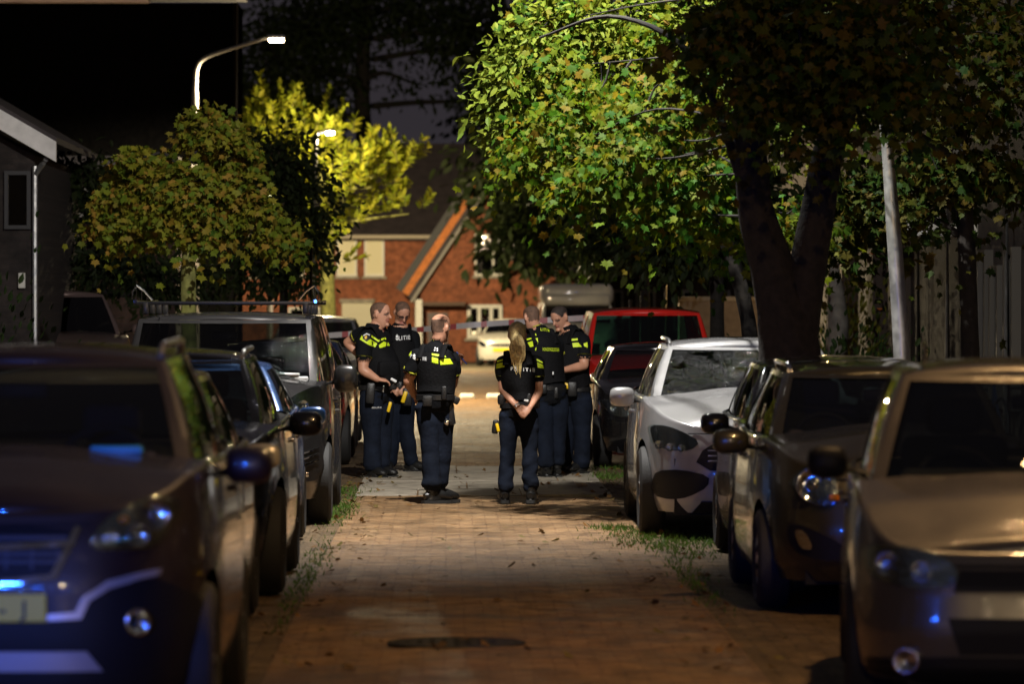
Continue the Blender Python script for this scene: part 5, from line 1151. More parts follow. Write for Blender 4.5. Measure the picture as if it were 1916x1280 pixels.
    p.print_text('back_lettering', 'LITIE', 787, 671, 23, 6.5, M_WTEXT, .06); p.print_text('back_lettering', 'P', 769.5, 666, 4, 6.5, M_WTEXT); p.emblem(775, 668, 12)
    p.decal('shoulder_stripe', [(808, 661), (833, 665), (835, 669), (808, 665)], M_VIS); p.decal('sleeve_stripe', [(808, 668), (820, 671), (820, 681), (808, 678)], M_VIS); p.decal('sleeve_stripe', [(823, 672), (842, 671), (848, 681), (824, 683)], M_VIS)
    p.decal('sleeve_stripe', [(764, 660), (770, 657), (769, 664), (764, 668)], M_VIS, 3)
    for dx, dy_ in ((0, 0), (4, 1), (-1, 4), (4, 5)): p.decal('rank_stud', [(813 + dx, 650 + dy_), (815.5 + dx, 650 + dy_), (815.5 + dx, 652.5 + dy_), (813 + dx, 652.5 + dy_)], M_WTEXT, 1)
    p.decal('collar_piping', [(794, 632), (812, 636), (812, 637.5), (794, 633.5)], M_PIPE, 3)
    # 4: woman with ponytail
    hm = mat('blonde_hair', (.80, .58, .25), var=.35, nscale=40, rough=.45, bump=.6, bscale=150)
    p = Person('officer with a long blonde ponytail, hands clasped behind her back', 41.2, (968, 942), hairm=hm)
    p.torso((970, 766), (968, 662), 180, .93, 1.0); p.vest(grow=.02)
    p.head((968, 628), 176, 4, scale=.98)
    p.arm((939, 678, .0), (940, 730, -.03), (966, 760, -.18), (979, 773, -.2), .8, .5, .85, nrm=(0, -1, .3))
    p.arm((1005, 678, .0), (1009, 733, -.03), (991, 762, -.2), (979, 774, -.23), .8, .5, .85, nrm=(0, -1, .3), side=-1)
    p.legs([((953, 778, 0), (950, 846, 0), (944, 918, 0), 186), ((988, 778, 0), (992, 846, 0), (994, 920, 0), 172)], .90, .05)
    p.finish(lambda u, f, r: (u > -.075) & (f < .03 + np.clip(u, 0, .2) * .5))
    p.belt([('holster', 927, 799, .0, (.06, .08, .13), M_GEAR, 6), ('stun_gun', 931, 800, -.05, (.03, .04, .08), M_TASER, -14), ('baton', 986, 756, -.17, (.035, .035, .2), M_GEAR, 12), ('pouch', 1003, 752, -.05, (.07, .09, .12), M_GEAR, 0), ('pouch', 938, 748, -.05, (.07, .09, .1), M_GEAR, 0), ('key_tag', 984, 749, -.19, (.04, .012, .02), M_WTEXT, 10)])
    q = MB(); V, F = tube_geo([p.P(966, 757, -.175) - p.base, p.P(969, 761, -.185) - p.base], .031, 14, False); q.add(V, F); q.build('watch', M_WTEXT, p.root, True)
    hr = empty('hair', (0, 0, 0), 0, p.root); rr = random.Random(3); c0 = p.P(968, 622, -.10) - p.base
    b = MB(); b.add(*lathe([(.026, -.012), (.03, 0), (.026, .012)], 14)); o = b.build('hair_band', M_GEAR, hr, True); o.location = c0; o.rotation_euler = (1.1, 0, 0)
    for k in range(120):
        a = rr.uniform(-1, 1); e = rr.uniform(.55, 1.0); sx = a * .062; ph = rr.uniform(0, 6)
        pts = [c0 + Vector((a * .015, .01, rr.uniform(-.01, .015))), c0 + Vector((sx * .5, -.045 + rr.uniform(-.01, .01), -.03)), c0 + Vector((sx * 1.0 + .01 * math.sin(ph), -.055 + rr.uniform(-.02, .02), -.13)), c0 + Vector((sx * .95 + .012 * math.sin(ph + 2), -.05 + rr.uniform(-.02, .02), -.23)), c0 + Vector((sx * .5 + .012 * math.sin(ph + 4) + .0, -.045 + rr.uniform(-.02, .02), -.33 * e)), c0 + Vector((sx * .22 + .012, -.04, -.43 * e))]
        b = MB(); b.tube(smooth_path(pts, 4), list(np.interp(np.linspace(0, 1, 21), [0, .2, .6, 1], [.004, .007, .0055, .0015])), 6); b.build('strand', hm, hr, True)
    b = MB(); cc = p.hc - p.base
    V, F = tube_geo([cc + p.hu * h + p.hf * o_ for h, o_ in ((-.085, -.045), (-.05, -.045), (0, -.03), (.05, -.022), (.09, -.02), (.115, -.018), (.131, -.015))], [(.05, .05), (.066, .068), (.079, .088), (.083, .095), (.072, .08), (.045, .05), (.008, .01)], 26, True, p.hr); b.add(V, F); b.build('crown', hm, hr, True)
    p.print_text('back_lettering', 'ITIE', 990, 692, 22, 6.5, M_WTEXT, .05); p.print_text('back_lettering', 'P', 958, 690, 4.5, 6.5, M_WTEXT); p.emblem(964.5, 691, 12)
    for poly in ([(930, 675), (945, 671), (945, 674), (930, 678)], [(929, 681), (944, 677), (944, 687), (928, 690)], [(1004, 671), (1015, 677), (1016, 680), (1004, 675)], [(1005, 678), (1016, 683), (1018, 690), (1006, 688)]): p.decal('sleeve_stripe', poly, M_VIS, 3)
    # 5: dog handler, back turned
    p = Person('officer with his back turned and a yellow line of lettering, behind the ponytailed one', 47.2, (1032, 893))
    p.torso((1028, 735), (1010, 620), 196, 1.06, 1.1); p.vest(grow=.035)
    p.head((995, 595), 206, 16, scale=1.05)
    p.arm((983, 640, .0), (985, 690, .1), (990, 722, .26), (996, 735, .3), .7, .62, 1.08)
    p.arm((1042, 642, .04), (1046, 690, .10), (1041, 706, .3), (1035, 712, .4), .7, .4, 1.05, side=-1)
    p.legs([((1016, 748, 0), (1020, 815, 0), (1022, 872, -.02), 200), ((1044, 748, .05), (1044, 815, .06), (1042, 868, .1), 196)], 1.12)
    p.finish(cropped)
    p.belt([('pouch', 1014, 728, -.16, (.1, .06, .1), M_GEAR, 0), ('radio', 1040, 735, -.12, (.05, .05, .12), M_GEAR, 0), ('key_tag', 1034, 698, -.2, (.015, .01, .03), M_WTEXT, 0)])
    p.print_text('back_lettering', 'LITIE', 1020, 617, 17, 5.5, M_VIS, .12); p.print_text('back_lettering', 'HONDENGELEIDER', 1031, 654, 31, 6.5, M_VIS, .04)
    for poly in ([(994, 626), (1003, 624), (1004, 628), (995, 630)], [(985, 634), (996, 631), (997, 634), (986, 637)], [(998, 634), (1006, 632), (1007, 643), (1000, 644)], [(987, 641), (997, 638), (998, 648), (992, 650)], [(1002, 651), (1004, 650), (1003, 656), (1001, 656)]): p.decal('shoulder_stripe', poly, M_VIS, 3)
    p.decal('collar_piping', [(997, 611), (1012, 606), (1012, 607.6), (997, 612.6)], M_PIPE, 3)
    # 6: officer facing left at right
    p = Person('dark-haired officer at right looking down with folded forearm, before the red van', 48.3, (1076, 888), hairm=M_DHAIR)
    p.torso((1075, 738), (1066, 620), -48, 1.08, 1.15, .3); p.vest(grow=.032)
    p.head((1048, 595), -42, 24, scale=1.06)
    p.arm((1091, 638, -.1), (1092, 684, -.2), (1052, 692, -.36), (1038, 692, -.38), .6, .62, 1.15, nrm=(0, -.3, 1))
    p.arm((1050, 640, .14), (1046, 690, .1), (1034, 700, -.08), (1028, 702, -.12), .6, .62, 1.1, side=-1)
    p.legs([((1063, 748, .06), (1060, 812, .06), (1058, 868, .08), -40), ((1087, 748, -.05), (1090, 812, -.05), (1088, 872, -.05), -52)], 1.14)
    p.finish(lambda u, f, r: ((u > .03) & (f < .05 + (u - .03) * .45)) | ((u > -.05) & (f < -.02)))
    p.belt([('stun_gun', 1060, 722, -.2, (.07, .04, .06), M_TASER, 20), ('holster', 1070, 728, -.2, (.1, .07, .16), M_GEAR, 0), ('radio', 1098, 690, -.05, (.04, .05, .1), M_GEAR, 0)])
    for poly in ([(1069, 634), (1081, 633), (1081, 637), (1070, 638)], [(1071, 642), (1082, 641), (1089, 649), (1072, 650)], [(1092, 643), (1099, 640), (1100, 651), (1093, 648)]): p.decal('sleeve_stripe', poly, M_VIS, 3)
    p.print_text('chest_lettering', 'E', 1051, 655, 3.5, 6, M_WTEXT)
# ------------------------------------------------------------------ trees and plants
def maple_leaf():
    half = [(0, -.02), (.10, -.10), (.30, -.16), (.24, -.03), (.52, .10), (.36, .16), (.60, .42), (.34, .40), (.28, .52), (.14, .46), (.0, .86)]
    pts = half + [(-x, y) for x, y in half[-2:0:-1]]
    V = [(0, .12, .0)] + [(x, y, .10 * abs(x) - .12 * (y - .1) ** 2) for x, y in pts]; n = len(pts)
    return np.array(V), np.array([(0, 1 + i, 1 + (i + 1) % n) for i in range(n)])
def oval_leaf():
    V = [(0, 0, 0), (.2, .25, .05), (.22, .55, .04), (0, 1, -.06), (-.22, .55, .04), (-.2, .25, .05), (0, .3, -.02), (0, .6, -.03)]
    return np.array(V), np.array([(0, 1, 6), (1, 2, 7), (1, 7, 6), (2, 3, 7), (0, 6, 5), (6, 7, 4), (6, 4, 5), (7, 3, 4)])
LEAF = {'maple': maple_leaf(), 'oval': oval_leaf()}
def rotmats(fw, up):
    """rows of leaf directions: y axis along fw, z axis close to up"""
    y = fw / (np.linalg.norm(fw, axis=1, keepdims=True) + 1e-9); x = np.cross(y, up); x /= (np.linalg.norm(x, axis=1, keepdims=True) + 1e-9); z = np.cross(x, y)
    return np.stack([x, y, z], axis=2)
def leaves(pos, fw, up, size, kind):
    T, F = LEAF[kind]; R = rotmats(fw, up); V = np.einsum('nij,mj->nmi', R, T) * size[:, None, None] + pos[:, None, :]
    n, m = len(pos), len(T); FF = F[None] + (np.arange(n) * m)[:, None, None]
    return V.reshape(-1, 3), FF.reshape(-1, 3), R
def blob_points(blobs, n, r, shell=.55):
    """cluster centres inside ellipsoids (cx, cy, cz, rx, ry, rz, weight), biased to the shell"""
    w = np.array([b[6] for b in blobs], float); w /= w.sum(); out = []; cen = []
    for b, k in zip(blobs, r.multinomial(n, w)):
        v = r.normal(size=(k, 3)); v /= np.linalg.norm(v, axis=1, keepdims=True); rad = r.uniform(shell ** 3, 1, k) ** (1 / 3)
        out.append(v * rad[:, None] * np.array(b[3:6]) + np.array(b[:3])); cen.append(np.repeat([b[:3]], k, 0))
    return np.concatenate(out), np.concatenate(cen)
def pblob(px, py, d, rx, ry, rd, w):
    c = PX(px, py, d); return (c.x, c.y, c.z, rx * d / FPX, rd, ry * d / FPX, w)
def tree(name, label, base, trunk, blobs, nclus, perclus, leafsize, kind, lmat, bark, seed, spread=.22, single=0, smat=None, droop=.5, limbs=8, group=None, shell=.5, trunkr=None, limbr=.05, face_cam=.2, upright=False, twig=.006, flat=0.0, back=0.0):
    r = np.random.default_rng(seed); B = Vector(base); root = tag(empty(name, base), label, 'tree', group)
    tp = [Vector(p) for p in trunk]; sp = smooth_path(tp, 6); rr = np.interp(np.linspace(0, 1, len(sp)), np.linspace(0, 1, len(trunkr)), trunkr)
    V, F = tube_geo(sp, list(rr), 22); V = np.array([tuple(v) for v in V])
    nrm = np.repeat(np.array([tuple(p) for p in sp]), 22, 0)
    k = 1 + .07 * np.sin(V[:, 2] * 5 + np.tile(np.arange(22), len(sp)) * 1.7) + .05 * np.sin(np.tile(np.arange(22), len(sp)) * 2 * PI / 22 * 5 + V[:, 2] * 2)
    V = nrm + (V - nrm) * k[:, None] - np.array(B)
    mesh('trunk', V, F, bark, root, True)
    C, cen = blob_points(blobs, nclus, r, shell); kp = (np.linalg.norm(C - np.array((1.95, 37.4, 7.4)), axis=1) > .5) & (np.linalg.norm(C - np.array((.5, 36.8, 7.4)), axis=1) > 1.5); C, cen = C[kp], cen[kp]; nclus = len(C)
    C = cen + (C - cen) * r.uniform(.75, 1.3, (nclus, 1)); pull = r.uniform(.55, 1.35, nclus)
    # limbs to blob centres, twigs to clusters
    L = MB(); tarr = np.array([tuple(p) for p in sp]); limbpts = []
    for b in blobs:
        c = np.array(b[:3]); dd = np.linalg.norm(tarr - c, axis=1) + .8 * np.maximum(0, tarr[:, 2] - c[2]); i = int(np.argmin(dd)); i = max(len(tarr) // 3, i); a = tarr[i]
        mid = (a + c) / 2 + r.normal(size=3) * .12 + np.array((0, back, .12)); pts = smooth_path([a, mid, c], 6); limbpts += [np.array(p) for p in pts]
        L.tube([Vector(p) - B for p in pts], list(np.linspace(limbr, limbr * .4, len(pts))), 8)
    lp = np.array(limbpts + [t for t in tarr[len(tarr) // 2:]])
    for c in C[::(3 if flat else 2)]:
        i = int(np.argmin(np.linalg.norm(lp - c, axis=1))); a = lp[i]; mid = (a + c) / 2 + r.normal(size=3) * .06
        L.tube([Vector(p) - B for p in smooth_path([a, mid, c], 3)], list(np.linspace(twig * 2.2, twig * .6, 7)), 5)
    lo = L.build('limbs', M_TWIG, root, True); lo['kind'] = 'stuff'
    n = nclus * perclus
    ci = np.repeat(np.arange(nclus), perclus); off = r.normal(size=(n, 3)) * spread * np.array((1, 1, .75))
    if flat:       # leaf sprays: flat, tilted outwards, hanging at the rim
        o_ = C - cen; o_ /= (np.linalg.norm(o_, axis=1, keepdims=True) + 1e-9); nz = o_ * .45 + np.array((0, 0, 1.0)) + r.normal(size=o_.shape) * .18; nz /= np.linalg.norm(nz, axis=1, keepdims=True)
        g = r.normal(size=(n, 3)) * spread * pull[ci][:, None]; rad = np.linalg.norm(g[:, :2], axis=1); g[:, 2] = g[:, 2] * flat - (rad ** 2) / spread * .22
        ax = np.cross(nz, r.normal(size=nz.shape)); ax /= np.linalg.norm(ax, axis=1, keepdims=True); ay = np.cross(nz, ax)
        off = ax[ci] * g[:, :1] + ay[ci] * g[:, 1:2] + nz[ci] * g[:, 2:3]
    pos = C[ci] + off; out = C[ci] - cen[ci] + off * .8; out /= (np.linalg.norm(out, axis=1, keepdims=True) + 1e-9)
    if upright: fw = out * .5 + np.array((0, 0, .7)) + r.normal(size=(n, 3)) * .4; up = r.normal(size=(n, 3)) * .7 + np.array((0, -.6, .6))
    else: fw = out * .6 + np.array((0, 0, -droop)) + r.normal(size=(n, 3)) * .45; up = out * .5 + np.array((0, -face_cam, .55)) + r.normal(size=(n, 3)) * .75
    size = leafsize * r.uniform(.5, 1.2, n)
    crown = empty('crown', (0, 0, 0), 0, root)
    if single:
        idx = np.argsort(pos[:, 1] + r.uniform(0, 1.2, n))[:single]; T, FF = LEAF[kind]; R = rotmats(fw[idx], up[idx]); me = None
        for q, i in enumerate(idx):
            if me is None: o = mesh('leaf', T, FF, smat, crown, False); me = o.data
            else: o = link('leaf', me, crown)
            M = Matrix(R[q].tolist()).to_4x4(); s_ = float(size[i]) * 1.1; o.matrix_local = Matrix.Translation(Vector(pos[i]) - B) @ M @ Matrix.Scale(s_, 4)
        keep = np.ones(n, bool); keep[idx] = False
    else: keep = np.ones(n, bool)
    V, F, _ = leaves(pos[keep] - np.array(B), fw[keep], up[keep], size[keep], kind)
    o = fast_mesh('foliage', V, F, lmat, crown); o['kind'] = 'stuff'
    return root
def sprig_tree_leaves(C, cen, r, n, length, size):
    """upright sprigs with leaf pairs along a twig"""
    pos, fw, up, tw = [], [], [], []
    for c, ce in zip(C, cen):
        o = c - ce; o /= np.linalg.norm(o) + 1e-9; ax = o * .7 + np.array((0, 0, .8)) + r.normal(size=3) * .3; ax /= np.linalg.norm(ax); ln = length * r.uniform(.6, 1.3); tw.append((c, c + ax * ln))
        s = np.cross(ax, r.normal(size=3)); s /= np.linalg.norm(s)
        for k in range(n):
            t = k / (n - 1); g = 1 if k % 2 else -1; p = c + ax * ln * t
            pos.append(p); fw.append(ax * .45 + s * g * (1 - .6 * t) + np.array((0, -.1, .15)) + r.normal(size=3) * .15); up.append(ax * .4 + np.array((0, -.6, .5)) + r.normal(size=3) * .3)
    return np.array(pos), np.array(fw), np.array(up), size * r.uniform(.7, 1.2, len(pos)), tw
def trees():
    # round maple behind the van
    d = 50.0; lm = leaf_mat('maple_copper', [(0.066, 0.11, 0.011), (0.154, 0.176, 0.0154), (0.22, 0.187, 0.0176), (0.11, 0.165, 0.0132), (0.286, 0.165, 0.0264), (0.044, 0.099, 0.011)]); ls = leaf_mat('maple_copper_leaf', [(0.08, 0.14, 0.012), (0.18, 0.18, 0.016), (0.24, 0.16, 0.02), (0.1, 0.17, 0.016)], per='object')
    tree('maple_tree', 'small round maple with copper-tinged leaves behind the grey van', PX(353, 880, d), [PX(353, 880, d), PX(354, 640, d), PX(353, 520, d), PX(352, 420, d), PX(350, 320, d)],
         [pblob(285, 290, d, 50, 40, .5, 1.0), pblob(415, 270, d, 65, 45, .5, 1.3), pblob(235, 375, d, 45, 60, .45, 1.0), pblob(340, 365, d - .4, 75, 58, .55, 1.8), pblob(445, 355, d, 50, 60, .5, 1.2), pblob(350, 418, d - .1, 60, 30, .45, .8), pblob(390, 225, d, 35, 22, .35, .5), pblob(480, 400, d, 35, 25, .3, .3), pblob(525, 440, d, 28, 8, .15, .12), pblob(212, 412, d, 25, 28, .3, .3)], 118, 72, .094, 'maple', lm, M_BARKM, 11, .15, 200, ls, .75, flat=.4, trunkr=[.10, .085, .08, .055, .02], limbr=.03)
    # bright tree by the far lamp, leaf sprigs
    d = 100.0; r = np.random.default_rng(5); B = PX(615, 726, d); root = tag(empty('bright_tree', B), 'yellow-green tree lit by the lamp, mossy trunk before the brick house', 'tree')
    tp = [PX(615, 726, d), PX(614, 600, d), PX(612, 500, d), PX(618, 420, d), PX(600, 330, d), PX(575, 250, d)]; V, F = tube_geo(smooth_path([p - B for p in tp], 5), list(np.interp(np.linspace(0, 1, 26), [0, .3, .6, 1], [.20, .17, .13, .03])), 16)
    mesh('trunk', V, F, M_BARKM, root, True)
    bl = [pblob(520, 225, d, 45, 40, .6, .8), pblob(570, 260, d, 70, 60, .8, 1.6), pblob(640, 300, d, 75, 50, .8, 1.6), pblob(640, 370, d, 85, 60, .8, 1.9), pblob(700, 350, d, 55, 65, .7, 1.1), pblob(590, 400, d, 55, 60, .7, 1.0), pblob(735, 300, d, 30, 25, .4, .35), pblob(765, 400, d, 34, 14, .3, .2), pblob(610, 470, d, 40, 40, .5, .5)]
    C, cen = blob_points(bl, 210, r, .2); C = cen + (C - cen) * 1.12; pos, fw, up, sz, tw = sprig_tree_leaves(C, cen, r, 13, .5, .2)
    L = MB(); trunk = np.array([tuple(p) for p in tp[2:]])
    for b in bl:
        c = np.array(b[:3]); a = trunk[int(np.argmin(np.linalg.norm(trunk - c, axis=1)))]; L.tube([Vector(p) - B for p in smooth_path([a, (a + c) / 2 + r.normal(size=3) * .15, c], 5)], list(np.linspace(.05, .015, 11)), 7)
    for a, b in tw: L.tube([Vector(a) - B, Vector(b) - B], [.008, .004], 4)
    L.build('limbs', M_BARKM, root, True)['kind'] = 'stuff'
    cr = empty('crown', (0, 0, 0), 0, root); V, F, _ = leaves(pos - np.array(B), fw, up, sz, 'oval'); fast_mesh('foliage', V, F, leaf_mat('bright_leaf', [(.10, .14, .008), (.20, .22, .012), (.28, .27, .015), (.16, .21, .012), (.32, .30, .03)], .45), cr)['kind'] = 'stuff'
    # big maple, right
    d = 34.3; lm = leaf_mat('maple_green', [(0.018, 0.0684, 0.0054), (0.063, 0.126, 0.0054), (0.135, 0.153, 0.0054), (0.027, 0.099, 0.0108), (0.162, 0.153, 0.0072), (0.045, 0.126, 0.0054), (0.18, 0.108, 0.009), (0.09, 0.144, 0.0054)], .55); ls = leaf_mat('maple_green_leaf', [(0.0255, 0.119, 0.017), (0.068, 0.153, 0.0102), (0.136, 0.17, 0.0085), (0.034, 0.136, 0.017)], .5, per='object')
    T = lambda px, py, dd=d: PX(px, py, dd)
    root = tree('maple_tree', 'large green maple with a forked dark trunk over the right side of the street', T(1483, 1010), [T(1483, 1010), T(1480, 700), T(1470, 600), T(1445, 500), T(1412, 380), T(1405, 200), T(1430, 20), T(1460, -250)],
         [pblob(1020, 290, 38.7, 60, 60, .5, .6), pblob(1100, 260, 38.5, 105, 105, .8, 1.9), pblob(1220, 250, 38.3, 105, 120, .9, 2.0), pblob(1160, 340, 38.1, 130, 60, .7, 1.5), pblob(1300, 330, 37.9, 80, 90, .7, 1.3), pblob(1290, 400, 37.8, 75, 40, .5, .8), pblob(1090, 120, 39.9, 120, 95, .9, 1.4), pblob(1280, 110, 39.6, 120, 100, .9, 1.5), pblob(1050, 40, 40.3, 70, 55, .6, .6), pblob(1170, 20, 40.1, 150, 60, .9, 1.0), pblob(1330, 180, 38.6, 90, 90, .7, 1.0), pblob(1470, 410, 37.7, 40, 60, .4, .45), pblob(1500, 130, 40.3, 110, 120, .8, .3), pblob(1600, 220, 39.5, 90, 110, .8, .2)],
         165, 78, .086, 'maple', lm, M_BARK, 21, .19, 280, ls, .7, flat=.25, back=.9, trunkr=[.25, .235, .22, .16, .13, .12, .11, .07], limbr=.012)
    b = MB(); b.tube([p - T(1483, 1010) for p in [Vector(x) for x in smooth_path([T(1490, 640), T(1505, 540), T(1530, 400), T(1560, 250), T(1640, 60), T(1720, -200)], 5)]], list(np.linspace(.17, .08, 26)), 14); b.build('fork', M_BARK, root, True)
    b = MB(); b.tube([p - T(1483, 1010) for p in [Vector(x) for x in smooth_path([T(1412, 400), T(1385, 330), T(1340, 200), T(1270, 80), T(1140, 30, 36), T(1010, 70, 37)], 5)]], list(np.linspace(.045, .01, 26)), 10); b.build('fork', M_TWIG, root, True)
    # second darker tree further right, hanging low over the pavement
    d = 40.2; lm2 = leaf_mat('shaded_maple', [(0.012, 0.039, 0.0045), (0.03, 0.048, 0.0045), (0.0525, 0.054, 0.006), (0.075, 0.051, 0.0075)])  # shade put into the leaf colour, so these boughs look unlit
    tree('street_tree', 'shaded maple whose low boughs hang round the leaning lamp post', PX(1820, 960, d), [PX(1820, 960, d), PX(1815, 600, d), PX(1800, 300, d), PX(1780, 0, d)],
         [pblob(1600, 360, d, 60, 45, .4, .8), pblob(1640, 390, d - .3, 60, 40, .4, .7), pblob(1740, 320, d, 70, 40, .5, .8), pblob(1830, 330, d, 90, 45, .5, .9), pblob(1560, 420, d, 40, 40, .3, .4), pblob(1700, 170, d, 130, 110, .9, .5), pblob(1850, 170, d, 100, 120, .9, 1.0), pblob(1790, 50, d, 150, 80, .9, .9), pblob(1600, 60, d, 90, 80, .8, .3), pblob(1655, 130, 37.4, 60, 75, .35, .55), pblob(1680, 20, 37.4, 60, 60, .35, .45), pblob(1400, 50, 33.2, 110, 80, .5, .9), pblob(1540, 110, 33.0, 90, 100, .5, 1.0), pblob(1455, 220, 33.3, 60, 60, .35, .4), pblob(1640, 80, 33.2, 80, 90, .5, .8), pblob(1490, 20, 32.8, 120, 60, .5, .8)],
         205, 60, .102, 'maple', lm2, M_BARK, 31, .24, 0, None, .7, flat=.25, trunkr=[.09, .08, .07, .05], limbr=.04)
    # a thin hanging twig with oval leaves, top centre
    d = 40.0; lm3 = leaf_mat('hornbeam', [(0.096, 0.144, 0.0144), (0.156, 0.18, 0.018), (0.072, 0.12, 0.012)])
    tree('hornbeam_tree', 'small-leaved tree filling the upper middle right of the maple', PX(1405, 935, d), [PX(1405, 935, d), PX(1400, 600, d), PX(1300, 300, d), PX(1190, 60, d), PX(1100, -100, d)],
         [pblob(1000, 130, d, 75, 60, .5, .9), pblob(1080, 60, d, 110, 60, .6, 1.0), pblob(970, 200, d, 40, 40, .3, .4), pblob(1200, 80, d, 120, 80, .6, 1.0), pblob(1350, 60, d, 120, 70, .7, 1.0), pblob(955, 250, d, 25, 20, .2, .15), pblob(1450, 180, d, 80, 100, .6, .8)], 360, 20, .10, 'oval', lm3, M_BARK, 41, .15, 0, None, .3, trunkr=[.08, .07, .05, .04, .02], limbr=.02)
    # unlit trees: between, far, background
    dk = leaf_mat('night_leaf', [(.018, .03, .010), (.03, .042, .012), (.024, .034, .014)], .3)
    d = 66.0
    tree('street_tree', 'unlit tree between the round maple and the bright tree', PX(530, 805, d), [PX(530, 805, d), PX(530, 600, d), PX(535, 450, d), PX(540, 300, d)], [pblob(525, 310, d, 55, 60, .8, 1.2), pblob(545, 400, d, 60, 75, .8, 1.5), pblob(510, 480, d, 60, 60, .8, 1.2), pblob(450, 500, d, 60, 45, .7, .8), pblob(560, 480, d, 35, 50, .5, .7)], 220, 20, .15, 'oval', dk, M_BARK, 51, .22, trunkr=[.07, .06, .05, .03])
    d = 64.0
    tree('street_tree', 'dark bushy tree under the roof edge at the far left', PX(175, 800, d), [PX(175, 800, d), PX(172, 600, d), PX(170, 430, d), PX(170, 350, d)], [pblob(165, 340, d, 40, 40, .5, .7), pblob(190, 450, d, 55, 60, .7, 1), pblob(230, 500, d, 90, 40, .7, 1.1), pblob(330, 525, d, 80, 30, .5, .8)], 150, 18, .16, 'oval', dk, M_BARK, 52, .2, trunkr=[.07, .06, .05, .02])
    for i, (px, d, h, w, lab, bl) in enumerate((
            (1340, 60.0, 440, 26, 'dark ivy-grown trunk right of the red van roof', [(1300, 420, 60, 50), (1250, 470, 50, 40), (1400, 380, 60, 60)]),
            (1205, 72.0, 420, 18, 'slender dark tree standing behind the red van', [(1180, 420, 60, 40), (1240, 430, 60, 50), (1130, 440, 50, 40)]),
            (1095, 112.0, 400, 24, 'pale lit trunk beside the white van in the distance', [(1060, 400, 70, 60), (1140, 400, 80, 70), (1010, 430, 60, 60), (1100, 330, 80, 60)]))):
        tree('street_tree', lab, PX(px, 575 + 1.8 * S(d), d), [PX(px, 575 + 1.8 * S(d), d), PX(px + 2, 560, d), PX(px - 3, 480, d), PX(px, h - 60, d)], [pblob(a, b_, d, c, e, c * d / FPX, c * e) for a, b_, c, e in bl], 150, 20, .2 if d < 100 else .3, 'oval', dk, M_BARKM if d > 100 else M_BARK, 60 + i, .25 if d < 100 else .4, trunkr=[w * d / FPX * .6, w * d / FPX * .5, w * d / FPX * .45, .04])
    # tall background tree against the sky
    d = 178.0
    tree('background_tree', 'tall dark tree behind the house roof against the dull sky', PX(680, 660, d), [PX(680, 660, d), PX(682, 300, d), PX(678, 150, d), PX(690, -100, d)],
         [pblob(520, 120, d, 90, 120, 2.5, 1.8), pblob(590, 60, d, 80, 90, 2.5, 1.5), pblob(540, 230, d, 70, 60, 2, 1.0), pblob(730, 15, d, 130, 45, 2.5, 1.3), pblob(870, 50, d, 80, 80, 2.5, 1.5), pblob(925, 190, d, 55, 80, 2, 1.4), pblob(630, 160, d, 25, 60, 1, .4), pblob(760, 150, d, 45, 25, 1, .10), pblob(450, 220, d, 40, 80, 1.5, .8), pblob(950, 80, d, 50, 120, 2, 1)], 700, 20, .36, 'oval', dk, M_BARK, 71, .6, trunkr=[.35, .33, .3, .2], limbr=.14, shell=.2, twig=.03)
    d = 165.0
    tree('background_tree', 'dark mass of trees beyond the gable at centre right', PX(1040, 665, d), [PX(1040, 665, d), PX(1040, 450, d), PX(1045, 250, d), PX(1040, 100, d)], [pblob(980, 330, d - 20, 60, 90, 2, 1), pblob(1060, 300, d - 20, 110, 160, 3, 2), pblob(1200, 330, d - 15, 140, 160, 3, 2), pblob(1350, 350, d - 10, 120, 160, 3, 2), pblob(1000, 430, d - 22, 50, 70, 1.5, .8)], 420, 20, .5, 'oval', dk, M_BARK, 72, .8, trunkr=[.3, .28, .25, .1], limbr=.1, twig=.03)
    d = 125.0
    tree('background_tree', 'black wall of foliage filling the upper right corner behind the terrace', PX(1650, 696, d), [PX(1650, 696, d), PX(1650, 450, d), PX(1655, 200, d), PX(1650, 0, d)], [pblob(1480, 150, d, 160, 190, 2, 2), pblob(1650, 120, d, 180, 220, 2, 2.5), pblob(1830, 130, d, 170, 230, 2, 2.5), pblob(1560, 330, d, 150, 100, 2, 1.4), pblob(1780, 330, d, 150, 90, 2, 1.2)], 520, 22, .5, 'oval', dk, M_BARK, 73, .7, trunkr=[.3, .28, .25, .1], limbr=.1, twig=.03, shell=.1)
